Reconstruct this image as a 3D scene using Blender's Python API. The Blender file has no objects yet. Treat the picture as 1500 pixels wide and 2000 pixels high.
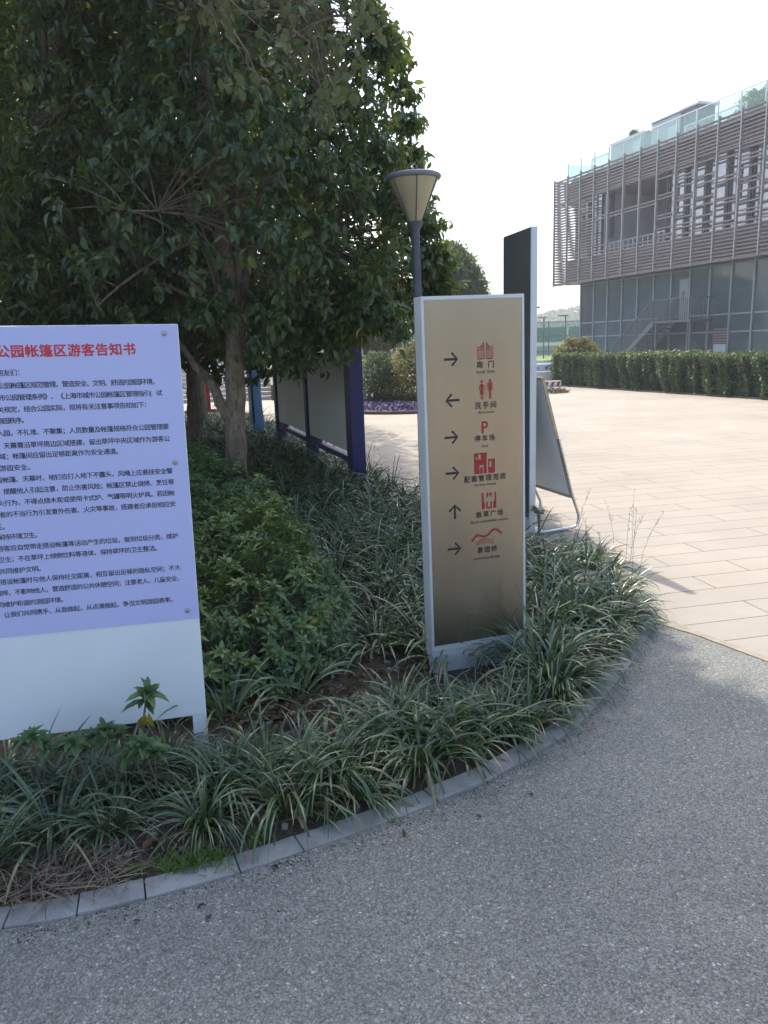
import bpy, math, random
import numpy as np
from mathutils import Vector, Matrix

# ------------------------------------------------------------------ camera, world, sun
SC = bpy.context.scene
COL = SC.collection
TH, PH, FPX, EYE = .216, .035, 1500., 1.55
_R0 = np.array([1, 0, 0.]); _U0 = np.array([0, math.sin(TH), math.cos(TH)]); FW = np.array([0, math.cos(TH), -math.sin(TH)])
CU = _U0*math.cos(PH) + _R0*math.sin(PH); CR = _R0*math.cos(PH) - _U0*math.sin(PH); CO = np.array([0, 0, EYE])
cd = bpy.data.cameras.new('camera'); cam = bpy.data.objects.new('camera', cd); COL.objects.link(cam)
cd.sensor_fit = 'VERTICAL'; cd.sensor_height = 36; cd.lens = 27; cd.clip_start = .05; cd.clip_end = 3000
m = Matrix.Identity(4)
for i in range(3):
    m[i][0] = CR[i]; m[i][1] = CU[i]; m[i][2] = -FW[i]; m[i][3] = CO[i]
cam.matrix_world = m
SC.camera = cam

SUN_EL, SUN_AZ = math.radians(53), math.radians(-21.5)      # azimuth measured from +Y towards +X
sdir = Vector((math.sin(SUN_AZ)*math.cos(SUN_EL), math.cos(SUN_AZ)*math.cos(SUN_EL), math.sin(SUN_EL)))
W = bpy.data.worlds.new('World'); SC.world = W; W.use_nodes = True
wn = W.node_tree.nodes; wl = W.node_tree.links
sky = wn.new('ShaderNodeTexSky'); sky.sky_type = 'NISHITA'; sky.sun_disc = False
sky.sun_elevation = SUN_EL; sky.sun_rotation = SUN_AZ
sky.air_density = 1.0; sky.dust_density = 3.4; sky.ozone_density = 1.0; sky.altitude = 0
wl.new(sky.outputs[0], wn['Background'].inputs[0]); wn['Background'].inputs[1].default_value = .15
sl = bpy.data.lights.new('sun', 'SUN'); sl.energy = 2.2; sl.angle = math.radians(.6); sl.color = (1, .93, .82)
so = bpy.data.objects.new('sun', sl); COL.objects.link(so)
so.rotation_euler = (-sdir).to_track_quat('-Z', 'Y').to_euler(); so.location = (0, 0, 30)
SC.view_settings.view_transform = 'Standard'; SC.view_settings.look = 'None'
SC.view_settings.exposure = 1.3; SC.view_settings.gamma = 1
SC.cycles.max_bounces = 7; SC.cycles.transparent_max_bounces = 12
SC.cycles.diffuse_bounces = 4; SC.cycles.glossy_bounces = 4

# ------------------------------------------------------------------ measuring helpers
def ray(x, y): return (x-750)/FPX*CR - (y-1000)/FPX*CU + FW
def P(x, y, z=0.):
    d = ray(x, y); return CO + d*((z-EYE)/d[2])
def Q(x, y, Y):
    d = ray(x, y); return CO + d*Y/d[1]
class Plane:
    """vertical plane through a ground point along a heading: (u along it, z)"""
    def __init__(s, a, e):
        s.a = np.array(a[:2], float); s.e = np.array(e[:2], float); s.e /= np.linalg.norm(s.e)
        s.n = np.array([-s.e[1], s.e[0]])
    def uv(s, x, y, depth=0.):
        d = ray(x, y); a = s.a + s.n*depth
        t = (s.n@a)/(s.n@d[:2]); p = CO + t*d
        return float((p[:2]-s.a)@s.e), float(p[2])

# ------------------------------------------------------------------ object helpers
def tag(o, label=None, cat=None, group=None, kind=None):
    if label: o['label'] = label
    if cat: o['category'] = cat
    if group: o['group'] = group
    if kind: o['kind'] = kind
    return o
def empty(name, loc=(0, 0, 0), rz=0., **k):
    o = bpy.data.objects.new(name, None); COL.objects.link(o); o.empty_display_size = .1
    o.location = loc; o.rotation_euler = (0, 0, rz)
    return tag(o, **k)
def link(name, me, mat, parent=None):
    o = bpy.data.objects.new(name, me); COL.objects.link(o)
    if mat:
        for mm in (mat if isinstance(mat, (list, tuple)) else [mat]): me.materials.append(mm)
    if parent: o.parent = parent
    return o
def copy_tree(o, parent=None):
    c = o.copy(); COL.objects.link(c)
    if parent: c.parent = parent
    for ch in list(o.children): copy_tree(ch, c)
    return c
class MB:
    def __init__(s): s.v = []; s.f = []; s.mi = []
    def add(s, v, f, mi=0):
        o = len(s.v); s.v += [tuple(map(float, p)) for p in v]
        s.f += [tuple(i+o for i in q) for q in f]; s.mi += [mi]*len(f); return s
    def box(s, a, b, mi=0, ch=0.):
        x0, y0, z0 = a; x1, y1, z1 = b
        v = [(x0, y0, z0), (x1, y0, z0), (x1, y1, z0), (x0, y1, z0), (x0, y0, z1), (x1, y0, z1), (x1, y1, z1), (x0, y1, z1)]
        return s.add(v, [(0, 3, 2, 1), (4, 5, 6, 7), (0, 1, 5, 4), (1, 2, 6, 5), (2, 3, 7, 6), (3, 0, 4, 7)], mi)
    def bar(s, p, q, w, h=None, mi=0):
        p = Vector(p); q = Vector(q); d = (q-p).normalized(); h = h or w
        up = Vector((0, 0, 1)) if abs(d.z) < .95 else Vector((0, 1, 0))
        a = d.cross(up).normalized()*w/2; b = a.cross(d).normalized()*h/2
        v = [p-a-b, p+a-b, p+a+b, p-a+b, q-a-b, q+a-b, q+a+b, q-a+b]
        return s.add(v, [(0, 3, 2, 1), (4, 5, 6, 7), (0, 1, 5, 4), (1, 2, 6, 5), (2, 3, 7, 6), (3, 0, 4, 7)], mi)
    def tube(s, pts, rad, n=8, cap=True, mi=0):
        pts = [Vector(p) for p in pts]; k = len(pts)
        if not isinstance(rad, (list, tuple)): rad = [rad]*k
        t0 = (pts[1]-pts[0]).normalized()
        a = t0.orthogonal().normalized(); rings = []
        for i in range(k):
            t = (pts[min(i+1, k-1)]-pts[max(i-1, 0)]).normalized()
            a = (a - t*a.dot(t)).normalized(); b = t.cross(a)
            rings.append([pts[i]+(a*math.cos(2*math.pi*j/n)+b*math.sin(2*math.pi*j/n))*rad[i] for j in range(n)])
        v = [p for r in rings for p in r]; f = []
        for i in range(k-1):
            for j in range(n): f.append((i*n+j, i*n+(j+1) % n, (i+1)*n+(j+1) % n, (i+1)*n+j))
        if cap: f += [tuple(reversed(range(n))), tuple((k-1)*n+j for j in range(n))]
        return s.add(v, f, mi)
    def lathe(s, prof, n=32, c=(0, 0), mi=0, a0=0., a1=2*math.pi):
        full = abs(a1-a0-2*math.pi) < 1e-6; k = n if full else n+1
        v = [(c[0]+r*math.cos(a0+(a1-a0)*j/n), c[1]+r*math.sin(a0+(a1-a0)*j/n), z) for r, z in prof for j in range(k)]
        f = []
        for i in range(len(prof)-1):
            for j in range(n):
                j2 = (j+1) % k
                f.append((i*k+j, i*k+j2, (i+1)*k+j2, (i+1)*k+j))
        return s.add(v, f, mi)
    def prism(s, poly, y0, y1, mi=0):
        """poly in x,z; extruded along y"""
        n = len(poly); v = [(x, y0, z) for x, z in poly]+[(x, y1, z) for x, z in poly]
        f = [tuple(range(n)), tuple(reversed(range(n, 2*n)))]
        f += [(i, n+i, n+(i+1) % n, (i+1) % n) for i in range(n)]
        return s.add(v, f, mi)
    def build(s, name, mat, parent=None, smooth=False, bevel=0., angle=40):
        me = bpy.data.meshes.new(name); me.from_pydata(s.v, [], s.f); me.update()
        if max(s.mi, default=0): me.polygons.foreach_set('material_index', s.mi)
        o = link(name, me, mat, parent)
        if smooth:
            me.polygons.foreach_set('use_smooth', [True]*len(me.polygons))
            me.set_sharp_from_angle(angle=math.radians(angle))
        if bevel:
            b = o.modifiers.new('bevel', 'BEVEL'); b.width = bevel; b.segments = 2; b.limit_method = 'ANGLE'
        return o
def np_mesh(name, V, Fq, mat, parent=None, tint=None, smooth=True):
    """V (n,3); Fq (m,k) all faces of the same size"""
    me = bpy.data.meshes.new(name); n = len(V); mf, k = Fq.shape
    me.vertices.add(n); me.vertices.foreach_set('co', np.ascontiguousarray(V, np.float32).ravel())
    me.loops.add(mf*k); me.loops.foreach_set('vertex_index', np.ascontiguousarray(Fq, np.int32).ravel())
    me.polygons.add(mf); me.polygons.foreach_set('loop_start', np.arange(0, mf*k, k, dtype=np.int32))
    me.polygons.foreach_set('use_smooth', np.full(mf, smooth))
    if tint is not None:
        at = me.attributes.new('tint', 'FLOAT', 'POINT'); at.data.foreach_set('value', np.ascontiguousarray(tint, np.float32))
    me.update(calc_edges=True); me.validate()
    return link(name, me, mat, parent)
rng = np.random.default_rng(7)
def unit(a): return a/np.maximum(np.linalg.norm(a, axis=-1, keepdims=True), 1e-9)

# leaf templates: rows of (t, half width), bend and fold
def leaf_template(rows, bend, fold):
    v = []
    for t, w in rows:
        zb = -bend*t*t
        v += [(t, -w, zb+fold*w), (t, 0, zb), (t, w, zb+fold*w)]
    f = []
    for i in range(len(rows)-1):
        a = i*3; b = a+3
        f += [(a, b, b+1, a+1), (a+1, b+1, b+2, a+2)]
    return np.array(v), np.array(f)
LEAF = leaf_template([(0, .03), (.3, .45), (.62, .44), (.86, .22), (1, .015)], .3, .35)
OVAL = leaf_template([(0, .04), (.18, .34), (.45, .5), (.75, .38), (1, .03)], .34, .28)
LEAF_LO = leaf_template([(0, .05), (.45, .5), (1, .03)], .25, .3)
ROUND = leaf_template([(0, .05), (.25, .42), (.6, .5), (.88, .28), (1, .04)], .15, .15)
def leaves(pos, D, N, L, Wd, tmpl):
    """place a leaf at every pos along D with normal N; returns verts, quads"""
    D = unit(D); S = unit(np.cross(N, D)); N = np.cross(D, S)
    tv, tf = tmpl; n = len(pos)
    V = pos[:, None, :] + (tv[None, :, 0:1]*L[:, None, None])*D[:, None, :] + (tv[None, :, 1:2]*Wd[:, None, None])*S[:, None, :] \
        + (tv[None, :, 2:3]*L[:, None, None])*N[:, None, :]*1.0
    Fq = tf[None]+(np.arange(n)*len(tv))[:, None, None]
    return V.reshape(-1, 3), Fq.reshape(-1, 4)

# ------------------------------------------------------------------ materials
def new_mat(name):
    mt = bpy.data.materials.new(name); mt.use_nodes = True
    nt = mt.node_tree; b = nt.nodes['Principled BSDF']
    return mt, nt, b
def N(nt, kind, **k):
    n = nt.nodes.new(kind)
    for a, v in k.items():
        if a.startswith('i_'): n.inputs[a[2:].replace('_', ' ')].default_value = v
        else: setattr(n, a, v)
    return n
def ramp(nt, stops, fac):
    r = nt.nodes.new('ShaderNodeValToRGB'); e = r.color_ramp.elements
    while len(e) < len(stops): e.new(.5)
    for el, (p, c) in zip(e, stops): el.position = p; el.color = (*c, 1) if len(c) == 3 else c
    nt.links.new(fac, r.inputs[0]); return r.outputs[0]
def plain(name, col, rough=.5, metal=0., spec=.5, var=.08, scale=9., bump=0., coord='Object', bscale=None):
    mt, nt, b = new_mat(name)
    tc = N(nt, 'ShaderNodeTexCoord'); nz = N(nt, 'ShaderNodeTexNoise'); nz.inputs['Scale'].default_value = scale
    nz.inputs['Detail'].default_value = 6
    nt.links.new(tc.outputs[coord], nz.inputs['Vector'])
    lo = tuple(max(0, c*(1-var)) for c in col); hi = tuple(min(1, c*(1+var)) for c in col)
    nt.links.new(ramp(nt, [(.3, lo), (.7, hi)], nz.outputs['Fac']), b.inputs['Base Color'])
    b.inputs['Roughness'].default_value = rough; b.inputs['Metallic'].default_value = metal
    b.inputs['Specular IOR Level'].default_value = spec
    rr = N(nt, 'ShaderNodeMapRange'); rr.inputs['To Min'].default_value = max(.02, rough-.07); rr.inputs['To Max'].default_value = min(1, rough+.1)
    nt.links.new(nz.outputs['Fac'], rr.inputs['Value']); nt.links.new(rr.outputs[0], b.inputs['Roughness'])
    if bump:
        n2 = N(nt, 'ShaderNodeTexNoise'); n2.inputs['Scale'].default_value = bscale or scale*8; n2.inputs['Detail'].default_value = 4
        nt.links.new(tc.outputs[coord], n2.inputs['Vector'])
        bp = N(nt, 'ShaderNodeBump'); bp.inputs['Strength'].default_value = bump; bp.inputs['Distance'].default_value = .01
        nt.links.new(n2.outputs['Fac'], bp.inputs['Height']); nt.links.new(bp.outputs[0], b.inputs['Normal'])
    return mt
def leaf_mat(name, stops, rough=.38, trans=.25, spec=.5, tcol=(.18, .28, .03)):
    mt, nt, b = new_mat(name)
    at = N(nt, 'ShaderNodeAttribute'); at.attribute_name = 'tint'
    col = ramp(nt, stops, at.outputs['Fac'])
    nt.links.new(col, b.inputs['Base Color'])
    b.inputs['Roughness'].default_value = rough; b.inputs['Specular IOR Level'].default_value = spec
    tr = N(nt, 'ShaderNodeBsdfTranslucent'); tr.inputs[0].default_value = (*tcol, 1)
    mx = N(nt, 'ShaderNodeMixShader'); mx.inputs[0].default_value = trans
    nt.links.new(b.outputs[0], mx.inputs[1]); nt.links.new(tr.outputs[0], mx.inputs[2])
    nt.links.new(mx.outputs[0], nt.nodes['Material Output'].inputs[0])
    return mt
M = {}
M['tree_leaf'] = leaf_mat('tree_leaf', [(0, (.02, .045, .016)), (.55, (.046, .092, .028)), (.88, (.095, .142, .036)), (1, (.19, .19, .055))], .3, .24, .5, (.26, .34, .04))
M['far_leaf'] = leaf_mat('far_leaf', [(0, (.022, .046, .014)), (.6, (.045, .08, .022)), (1, (.11, .15, .035))], .5, .3)
M['hang_leaf'] = leaf_mat('hang_leaf', [(0, (.06, .085, .035)), (.6, (.1, .125, .05)), (1, (.16, .17, .07))], .5, .25, .4, (.2, .24, .08))
M['azalea'] = leaf_mat('azalea', [(0, (.045, .105, .04)), (.6, (.108, .19, .068)), (.93, (.24, .29, .1)), (.97, (.3, .24, .03)), (1, (.4, .28, .03))], .42, .2)
M['lily'] = leaf_mat('lily', [(0, (.016, .044, .016)), (.5, (.055, .11, .038)), (.82, (.14, .205, .085)), (.9, (.12, .13, .045)), (.95, (.27, .2, .11)), (1, (.36, .27, .17))], .27, .14, .9, (.12, .2, .05))
M['dry'] = leaf_mat('dry', [(0, (.13, .1, .075)), (.5, (.22, .18, .135)), (1, (.36, .3, .22))], .7, .1, .2, (.2, .12, .05))
M['litter'] = leaf_mat('litter', [(0, (.035, .02, .014)), (.6, (.09, .05, .03)), (.9, (.16, .09, .055)), (1, (.26, .2, .15))], .7, .05, .2, (.1, .05, .02))
M['weed'] = leaf_mat('weed', [(0, (.05, .12, .02)), (1, (.12, .2, .04))], .5, .3)
M['hedge'] = leaf_mat('hedge', [(0, (.02, .05, .022)), (.6, (.05, .1, .04)), (.95, (.12, .18, .06)), (1, (.22, .26, .1))], .45, .2)
M['topiary'] = leaf_mat('topiary', [(0, (.04, .08, .02)), (.6, (.085, .125, .03)), (1, (.18, .17, .03))], .5, .3, .4, (.35, .3, .04))
M['violet'] = leaf_mat('violet', [(0, (.02, .04, .02)), (.42, (.03, .05, .025)), (.5, (.03, .024, .07)), (1, (.06, .048, .14))], .6, .2, .3, (.2, .1, .5))
M['cabbage'] = leaf_mat('cabbage', [(0, (.16, .26, .14)), (.5, (.45, .5, .3)), (1, (.75, .74, .55))], .5, .2, .4, (.5, .5, .3))

def bark():
    mt, nt, b = new_mat('bark'); tc = N(nt, 'ShaderNodeTexCoord')
    mp = N(nt, 'ShaderNodeMapping'); mp.inputs['Scale'].default_value = (14, 14, 5); nt.links.new(tc.outputs['Object'], mp.inputs[0])
    nz = N(nt, 'ShaderNodeTexNoise', i_Scale=1.2, i_Detail=8., i_Roughness=.65); nt.links.new(mp.outputs[0], nz.inputs['Vector'])
    vo = N(nt, 'ShaderNodeTexVoronoi', i_Scale=1.6); nt.links.new(mp.outputs[0], vo.inputs['Vector'])
    c1 = ramp(nt, [(.25, (.08, .06, .045)), (.45, (.21, .165, .12)), (.7, (.37, .3, .225))], nz.outputs['Fac'])
    c2 = ramp(nt, [(.08, (.15, .15, .15)), (.24, (1, 1, 1))], vo.outputs['Distance'])
    mx = N(nt, 'ShaderNodeMix', data_type='RGBA', blend_type='MULTIPLY'); mx.inputs[0].default_value = .7
    nt.links.new(c1, mx.inputs[6]); nt.links.new(c2, mx.inputs[7]); nt.links.new(mx.outputs[2], b.inputs['Base Color'])
    b.inputs['Roughness'].default_value = .85; b.inputs['Specular IOR Level'].default_value = .2
    bp = N(nt, 'ShaderNodeBump', i_Strength=.8, i_Distance=.012); nt.links.new(nz.outputs['Fac'], bp.inputs['Height']); nt.links.new(bp.outputs[0], b.inputs['Normal'])
    return mt
M['bark'] = bark()
M['twig'] = plain('twig', (.15, .115, .09), .8, spec=.2, var=.3, scale=20)

def asphalt():
    mt, nt, b = new_mat('asphalt'); tc = N(nt, 'ShaderNodeTexCoord'); o = tc.outputs['Object']
    wob = N(nt, 'ShaderNodeTexNoise', i_Scale=60., i_Detail=2.); nt.links.new(o, wob.inputs['Vector'])
    add = N(nt, 'ShaderNodeVectorMath', operation='MULTIPLY_ADD'); add.inputs[1].default_value = (.012, .012, .012)
    nt.links.new(wob.outputs['Color'], add.inputs[0]); nt.links.new(o, add.inputs[2])
    vo = N(nt, 'ShaderNodeTexVoronoi', i_Scale=150.); nt.links.new(add.outputs[0], vo.inputs['Vector'])
    vf = N(nt, 'ShaderNodeTexVoronoi', i_Scale=310.); nt.links.new(add.outputs[0], vf.inputs['Vector'])
    v3 = N(nt, 'ShaderNodeTexVoronoi', i_Scale=55.); nt.links.new(add.outputs[0], v3.inputs['Vector'])
    big = N(nt, 'ShaderNodeTexNoise', i_Scale=.9, i_Detail=5., i_Roughness=.6); nt.links.new(o, big.inputs['Vector'])
    sep = N(nt, 'ShaderNodeSeparateColor'); nt.links.new(vo.outputs['Color'], sep.inputs[0])
    sep2 = N(nt, 'ShaderNodeSeparateColor'); nt.links.new(vf.outputs['Color'], sep2.inputs[0])
    c = ramp(nt, [(0, (.19, .197, .181)), (.45, (.25, .258, .236)), (.8, (.288, .294, .268)), (.97, (.335, .338, .308)), (.994, (.5, .49, .47)), (1, (.62, .6, .57))], sep.outputs[0])
    c2 = ramp(nt, [(0, (.6, .6, .6)), (.6, (1, 1, 1)), (1, (1.35, 1.35, 1.35))], sep2.outputs[1])
    gap = ramp(nt, [(.0, (1, 1, 1)), (.5, (.97, .97, .97)), (.78, (.6, .6, .6))], vo.outputs['Distance'])
    bg = ramp(nt, [(.28, (.78, .79, .8)), (.5, (1, 1, 1)), (.72, (1.16, 1.14, 1.1))], big.outputs['Fac'])
    cur = c
    for q in (c2, gap, bg):
        mx = N(nt, 'ShaderNodeMix', data_type='RGBA', blend_type='MULTIPLY'); mx.inputs[0].default_value = 1
        nt.links.new(cur, mx.inputs[6]); nt.links.new(q, mx.inputs[7]); cur = mx.outputs[2]
    nt.links.new(cur, b.inputs['Base Color'])
    b.inputs['Roughness'].default_value = .72; b.inputs['Specular IOR Level'].default_value = .45
    h = N(nt, 'ShaderNodeMath', operation='MULTIPLY_ADD'); h.inputs[1].default_value = -1.4
    nt.links.new(vo.outputs['Distance'], h.inputs[0]); nt.links.new(sep.outputs[2], h.inputs[2])
    h2 = N(nt, 'ShaderNodeMath', operation='MULTIPLY_ADD'); h2.inputs[1].default_value = -.7
    nt.links.new(v3.outputs['Distance'], h2.inputs[0]); nt.links.new(h.outputs[0], h2.inputs[2])
    bp = N(nt, 'ShaderNodeBump', i_Strength=1., i_Distance=.0034); nt.links.new(h2.outputs[0], bp.inputs['Height']); nt.links.new(bp.outputs[0], b.inputs['Normal'])
    return mt
M['asphalt'] = asphalt()

def paving():
    mt, nt, b = new_mat('paving'); tc = N(nt, 'ShaderNodeTexCoord'); o = tc.outputs['Object']
    mp = N(nt, 'ShaderNodeMapping', vector_type='POINT'); mp.inputs['Rotation'].default_value = (0, 0, math.radians(-11.8)); mp.inputs['Location'].default_value = (.1, -.002, 0)
    nt.links.new(o, mp.inputs[0])
    br = N(nt, 'ShaderNodeTexBrick', i_Scale=1., i_Brick_Width=1.15, i_Row_Height=.251, i_Mortar_Size=.0042, i_Mortar_Smooth=.15, i_Bias=0.)
    br.offset = .37; br.offset_frequency = 2; br.squash = 1
    br.inputs['Color1'].default_value = (0, 0, 0, 1); br.inputs['Color2'].default_value = (1, 1, 1, 1); br.inputs['Mortar'].default_value = (.5, .5, .5, 1)
    nt.links.new(mp.outputs[0], br.inputs['Vector'])
    n1 = N(nt, 'ShaderNodeTexNoise', i_Scale=220., i_Detail=3.); nt.links.new(o, n1.inputs['Vector'])
    n2 = N(nt, 'ShaderNodeTexNoise', i_Scale=.6, i_Detail=6., i_Roughness=.65); nt.links.new(o, n2.inputs['Vector'])
    base = ramp(nt, [(0, (.335, .303, .256)), (.5, (.35, .315, .264)), (1, (.366, .326, .268))], br.outputs['Color'])
    sp = ramp(nt, [(.3, (.86, .86, .86)), (.7, (1.1, 1.1, 1.1))], n1.outputs['Fac'])
    st = ramp(nt, [(.3, (.82, .81, .79)), (.65, (1.06, 1.05, 1.05))], n2.outputs['Fac'])
    cur = base
    for q in (sp, st):
        mx = N(nt, 'ShaderNodeMix', data_type='RGBA', blend_type='MULTIPLY'); mx.inputs[0].default_value = 1
        nt.links.new(cur, mx.inputs[6]); nt.links.new(q, mx.inputs[7]); cur = mx.outputs[2]
    mo = N(nt, 'ShaderNodeMix', data_type='RGBA'); nt.links.new(br.outputs['Fac'], mo.inputs[0]); nt.links.new(cur, mo.inputs[6]); mo.inputs[7].default_value = (.1, .085, .07, 1)
    nt.links.new(mo.outputs[2], b.inputs['Base Color'])
    b.inputs['Roughness'].default_value = .75; b.inputs['Specular IOR Level'].default_value = .35
    bp = N(nt, 'ShaderNodeBump', i_Strength=.5, i_Distance=.002); bp.invert = True
    nt.links.new(br.outputs['Fac'], bp.inputs['Height']); nt.links.new(bp.outputs[0], b.inputs['Normal'])
    return mt
M['paving'] = paving()

def speckle(name, a, c, scale, rough=.7, bump=.3):
    mt, nt, b = new_mat(name); tc = N(nt, 'ShaderNodeTexCoord')
    n1 = N(nt, 'ShaderNodeTexNoise', i_Scale=scale, i_Detail=4., i_Roughness=.7); nt.links.new(tc.outputs['Object'], n1.inputs['Vector'])
    n2 = N(nt, 'ShaderNodeTexNoise', i_Scale=scale*.03, i_Detail=5.); nt.links.new(tc.outputs['Object'], n2.inputs['Vector'])
    c1 = ramp(nt, [(.32, a), (.68, c)], n1.outputs['Fac']); c2 = ramp(nt, [(.3, (.72, .72, .71)), (.65, (1.08, 1.08, 1.08))], n2.outputs['Fac'])
    mx = N(nt, 'ShaderNodeMix', data_type='RGBA', blend_type='MULTIPLY'); mx.inputs[0].default_value = 1
    nt.links.new(c1, mx.inputs[6]); nt.links.new(c2, mx.inputs[7]); nt.links.new(mx.outputs[2], b.inputs['Base Color'])
    b.inputs['Roughness'].default_value = rough; b.inputs['Specular IOR Level'].default_value = .35
    bp = N(nt, 'ShaderNodeBump', i_Strength=bump, i_Distance=.004); nt.links.new(n1.outputs['Fac'], bp.inputs['Height']); nt.links.new(bp.outputs[0], b.inputs['Normal'])
    return mt
M['granite'] = speckle('granite', (.19, .205, .205), (.32, .335, .335), 260)
M['soil'] = speckle('soil', (.022, .017, .013), (.085, .068, .052), 60, .9, 1.)
M['terrain'] = speckle('terrain', (.06, .09, .035), (.12, .15, .06), 3, .9, .2)
M['lawn'] = speckle('lawn', (.1, .2, .035), (.17, .28, .06), 8, .9, .2)
M['road'] = speckle('road', (.16, .16, .165), (.22, .22, .22), 20, .8, .2)
M['pale_stone'] = speckle('pale_stone', (.42, .41, .39), (.6, .59, .56), 25, .6, .2)
M['dark_stone'] = speckle('dark_stone', (.1, .09, .085), (.17, .155, .14), 40, .7, .2)
M['pink_wall'] = plain('pink_wall', (.6, .5, .45), .7)
M['hill'] = speckle('hill', (.03, .042, .022), (.075, .08, .04), .35, .95, .3)

M['white_board'] = plain('white_board', (.8, .84, .87), .45, var=.04, scale=3)
M['sheet'] = plain('sheet', (.53, .56, .88), .4, var=.02, scale=2.5, spec=.4)
M['red_ink'] = plain('red_ink', (.6, .04, .05), .5, var=.05)
M['black_ink'] = plain('black_ink', (.012, .012, .02), .5, var=.05)
M['screw'] = plain('screw', (.42, .38, .34), .35, metal=.8, var=.15, scale=60)
M['silver'] = plain('silver', (.58, .62, .67), .42, metal=.35, var=.05, scale=5)
M['silver_dark'] = plain('silver_dark', (.68, .72, .76), .5, metal=.3, var=.06, scale=5)
def brass():
    mt, nt, b = new_mat('brass'); tc = N(nt, 'ShaderNodeTexCoord')
    mp = N(nt, 'ShaderNodeMapping'); mp.inputs['Scale'].default_value = (420, 420, 5); nt.links.new(tc.outputs['Object'], mp.inputs[0])
    n1 = N(nt, 'ShaderNodeTexNoise', i_Scale=1., i_Detail=3.); nt.links.new(mp.outputs[0], n1.inputs['Vector'])
    m2 = N(nt, 'ShaderNodeMapping'); m2.inputs['Scale'].default_value = (7, 7, 1.1); nt.links.new(tc.outputs['Object'], m2.inputs[0])
    n2 = N(nt, 'ShaderNodeTexNoise', i_Scale=1., i_Detail=4.); nt.links.new(m2.outputs[0], n2.inputs['Vector'])
    nt.links.new(ramp(nt, [(.3, (.335, .285, .215)), (.7, (.375, .324, .252))], n2.outputs['Fac']), b.inputs['Base Color'])
    b.inputs['Metallic'].default_value = .92
    r = N(nt, 'ShaderNodeMapRange'); r.inputs['To Min'].default_value = .24; r.inputs['To Max'].default_value = .28
    nt.links.new(n1.outputs['Fac'], r.inputs['Value']); nt.links.new(r.outputs[0], b.inputs['Roughness'])
    bp = N(nt, 'ShaderNodeBump', i_Strength=.02, i_Distance=.001); nt.links.new(n1.outputs['Fac'], bp.inputs['Height']); nt.links.new(bp.outputs[0], b.inputs['Normal'])
    return mt
M['brass'] = brass()
M['ink'] = plain('ink', (.018, .016, .02), .45, var=.05)
M['sign_red'] = plain('sign_red', (.32, .018, .022), .45, var=.05)
M['sign_red_light'] = plain('sign_red_light', (.42, .15, .11), .45, var=.05)
M['charcoal'] = plain('charcoal', (.06, .07, .075), .5, var=.1, scale=4)
M['pole_grey'] = plain('pole_grey', (.085, .1, .13), .5, metal=.1, var=.12, scale=14, bump=.1)
M['shade_glass'] = plain('shade_glass', (.46, .4, .25), .35, var=.06, scale=6)
M['rim_grey'] = plain('rim_grey', (.2, .22, .24), .5, var=.1)
M['tube'] = plain('tube', (.6, .6, .6), .25, metal=.95, var=.05)
M['gold_frame'] = plain('gold_frame', (.46, .36, .24), .32, metal=.6, var=.12, scale=30)
M['grey_panel'] = plain('grey_panel', (.8, .79, .75), .55, var=.06, scale=3)
M['navy'] = plain('navy', (.013, .012, .1), .45, var=.12, scale=6)
M['board_grey'] = plain('board_grey', (.7, .74, .68), .55, var=.08, scale=1.6)
M['board_brown'] = plain('board_brown', (.09, .08, .075), .6, var=.15)
M['sky_blue'] = plain('sky_blue', (.12, .25, .44), .45, var=.07, scale=3)
M['steel_blue'] = plain('steel_blue', (.09, .15, .21), .45, var=.1, scale=3)
M['red_paint'] = plain('red_paint', (.5, .02, .02), .5, var=.1)
M['gold_trim'] = plain('gold_trim', (.55, .4, .16), .4, metal=.4, var=.1)
M['slat'] = plain('slat', (.19, .158, .152), .55, var=.1, scale=1.5)
M['post'] = plain('post', (.32, .34, .32), .5, metal=.2, var=.06, scale=2)
M['clad'] = plain('clad', (.19, .17, .185), .6, var=.08, scale=1.2)
M['dark_frame'] = plain('dark_frame', (.05, .065, .085), .5, var=.1)
M['mullion'] = plain('mullion', (.2, .24, .28), .45, metal=.2, var=.06)
M['stair_steel'] = plain('stair_steel', (.075, .098, .12), .5, var=.08)
M['void_wall'] = plain('void_wall', (.4, .42, .47), .7, var=.1, scale=.8)
M['roof'] = plain('roof', (.3, .3, .3), .8)
M['unit_grey'] = plain('unit_grey', (.4, .43, .46), .5, var=.06)
M['white_paint'] = plain('white_paint', (.78, .78, .78), .5)
M['teal'] = plain('teal', (.07, .23, .19), .8, var=.12, scale=1.)
M['fence_steel'] = plain('fence_steel', (.05, .09, .085), .6)
M['net'] = None
M['banner'] = plain('banner', (.62, .72, .82), .6, var=.04)
M['blue_ink'] = plain('blue_ink', (.04, .12, .42), .6)
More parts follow.
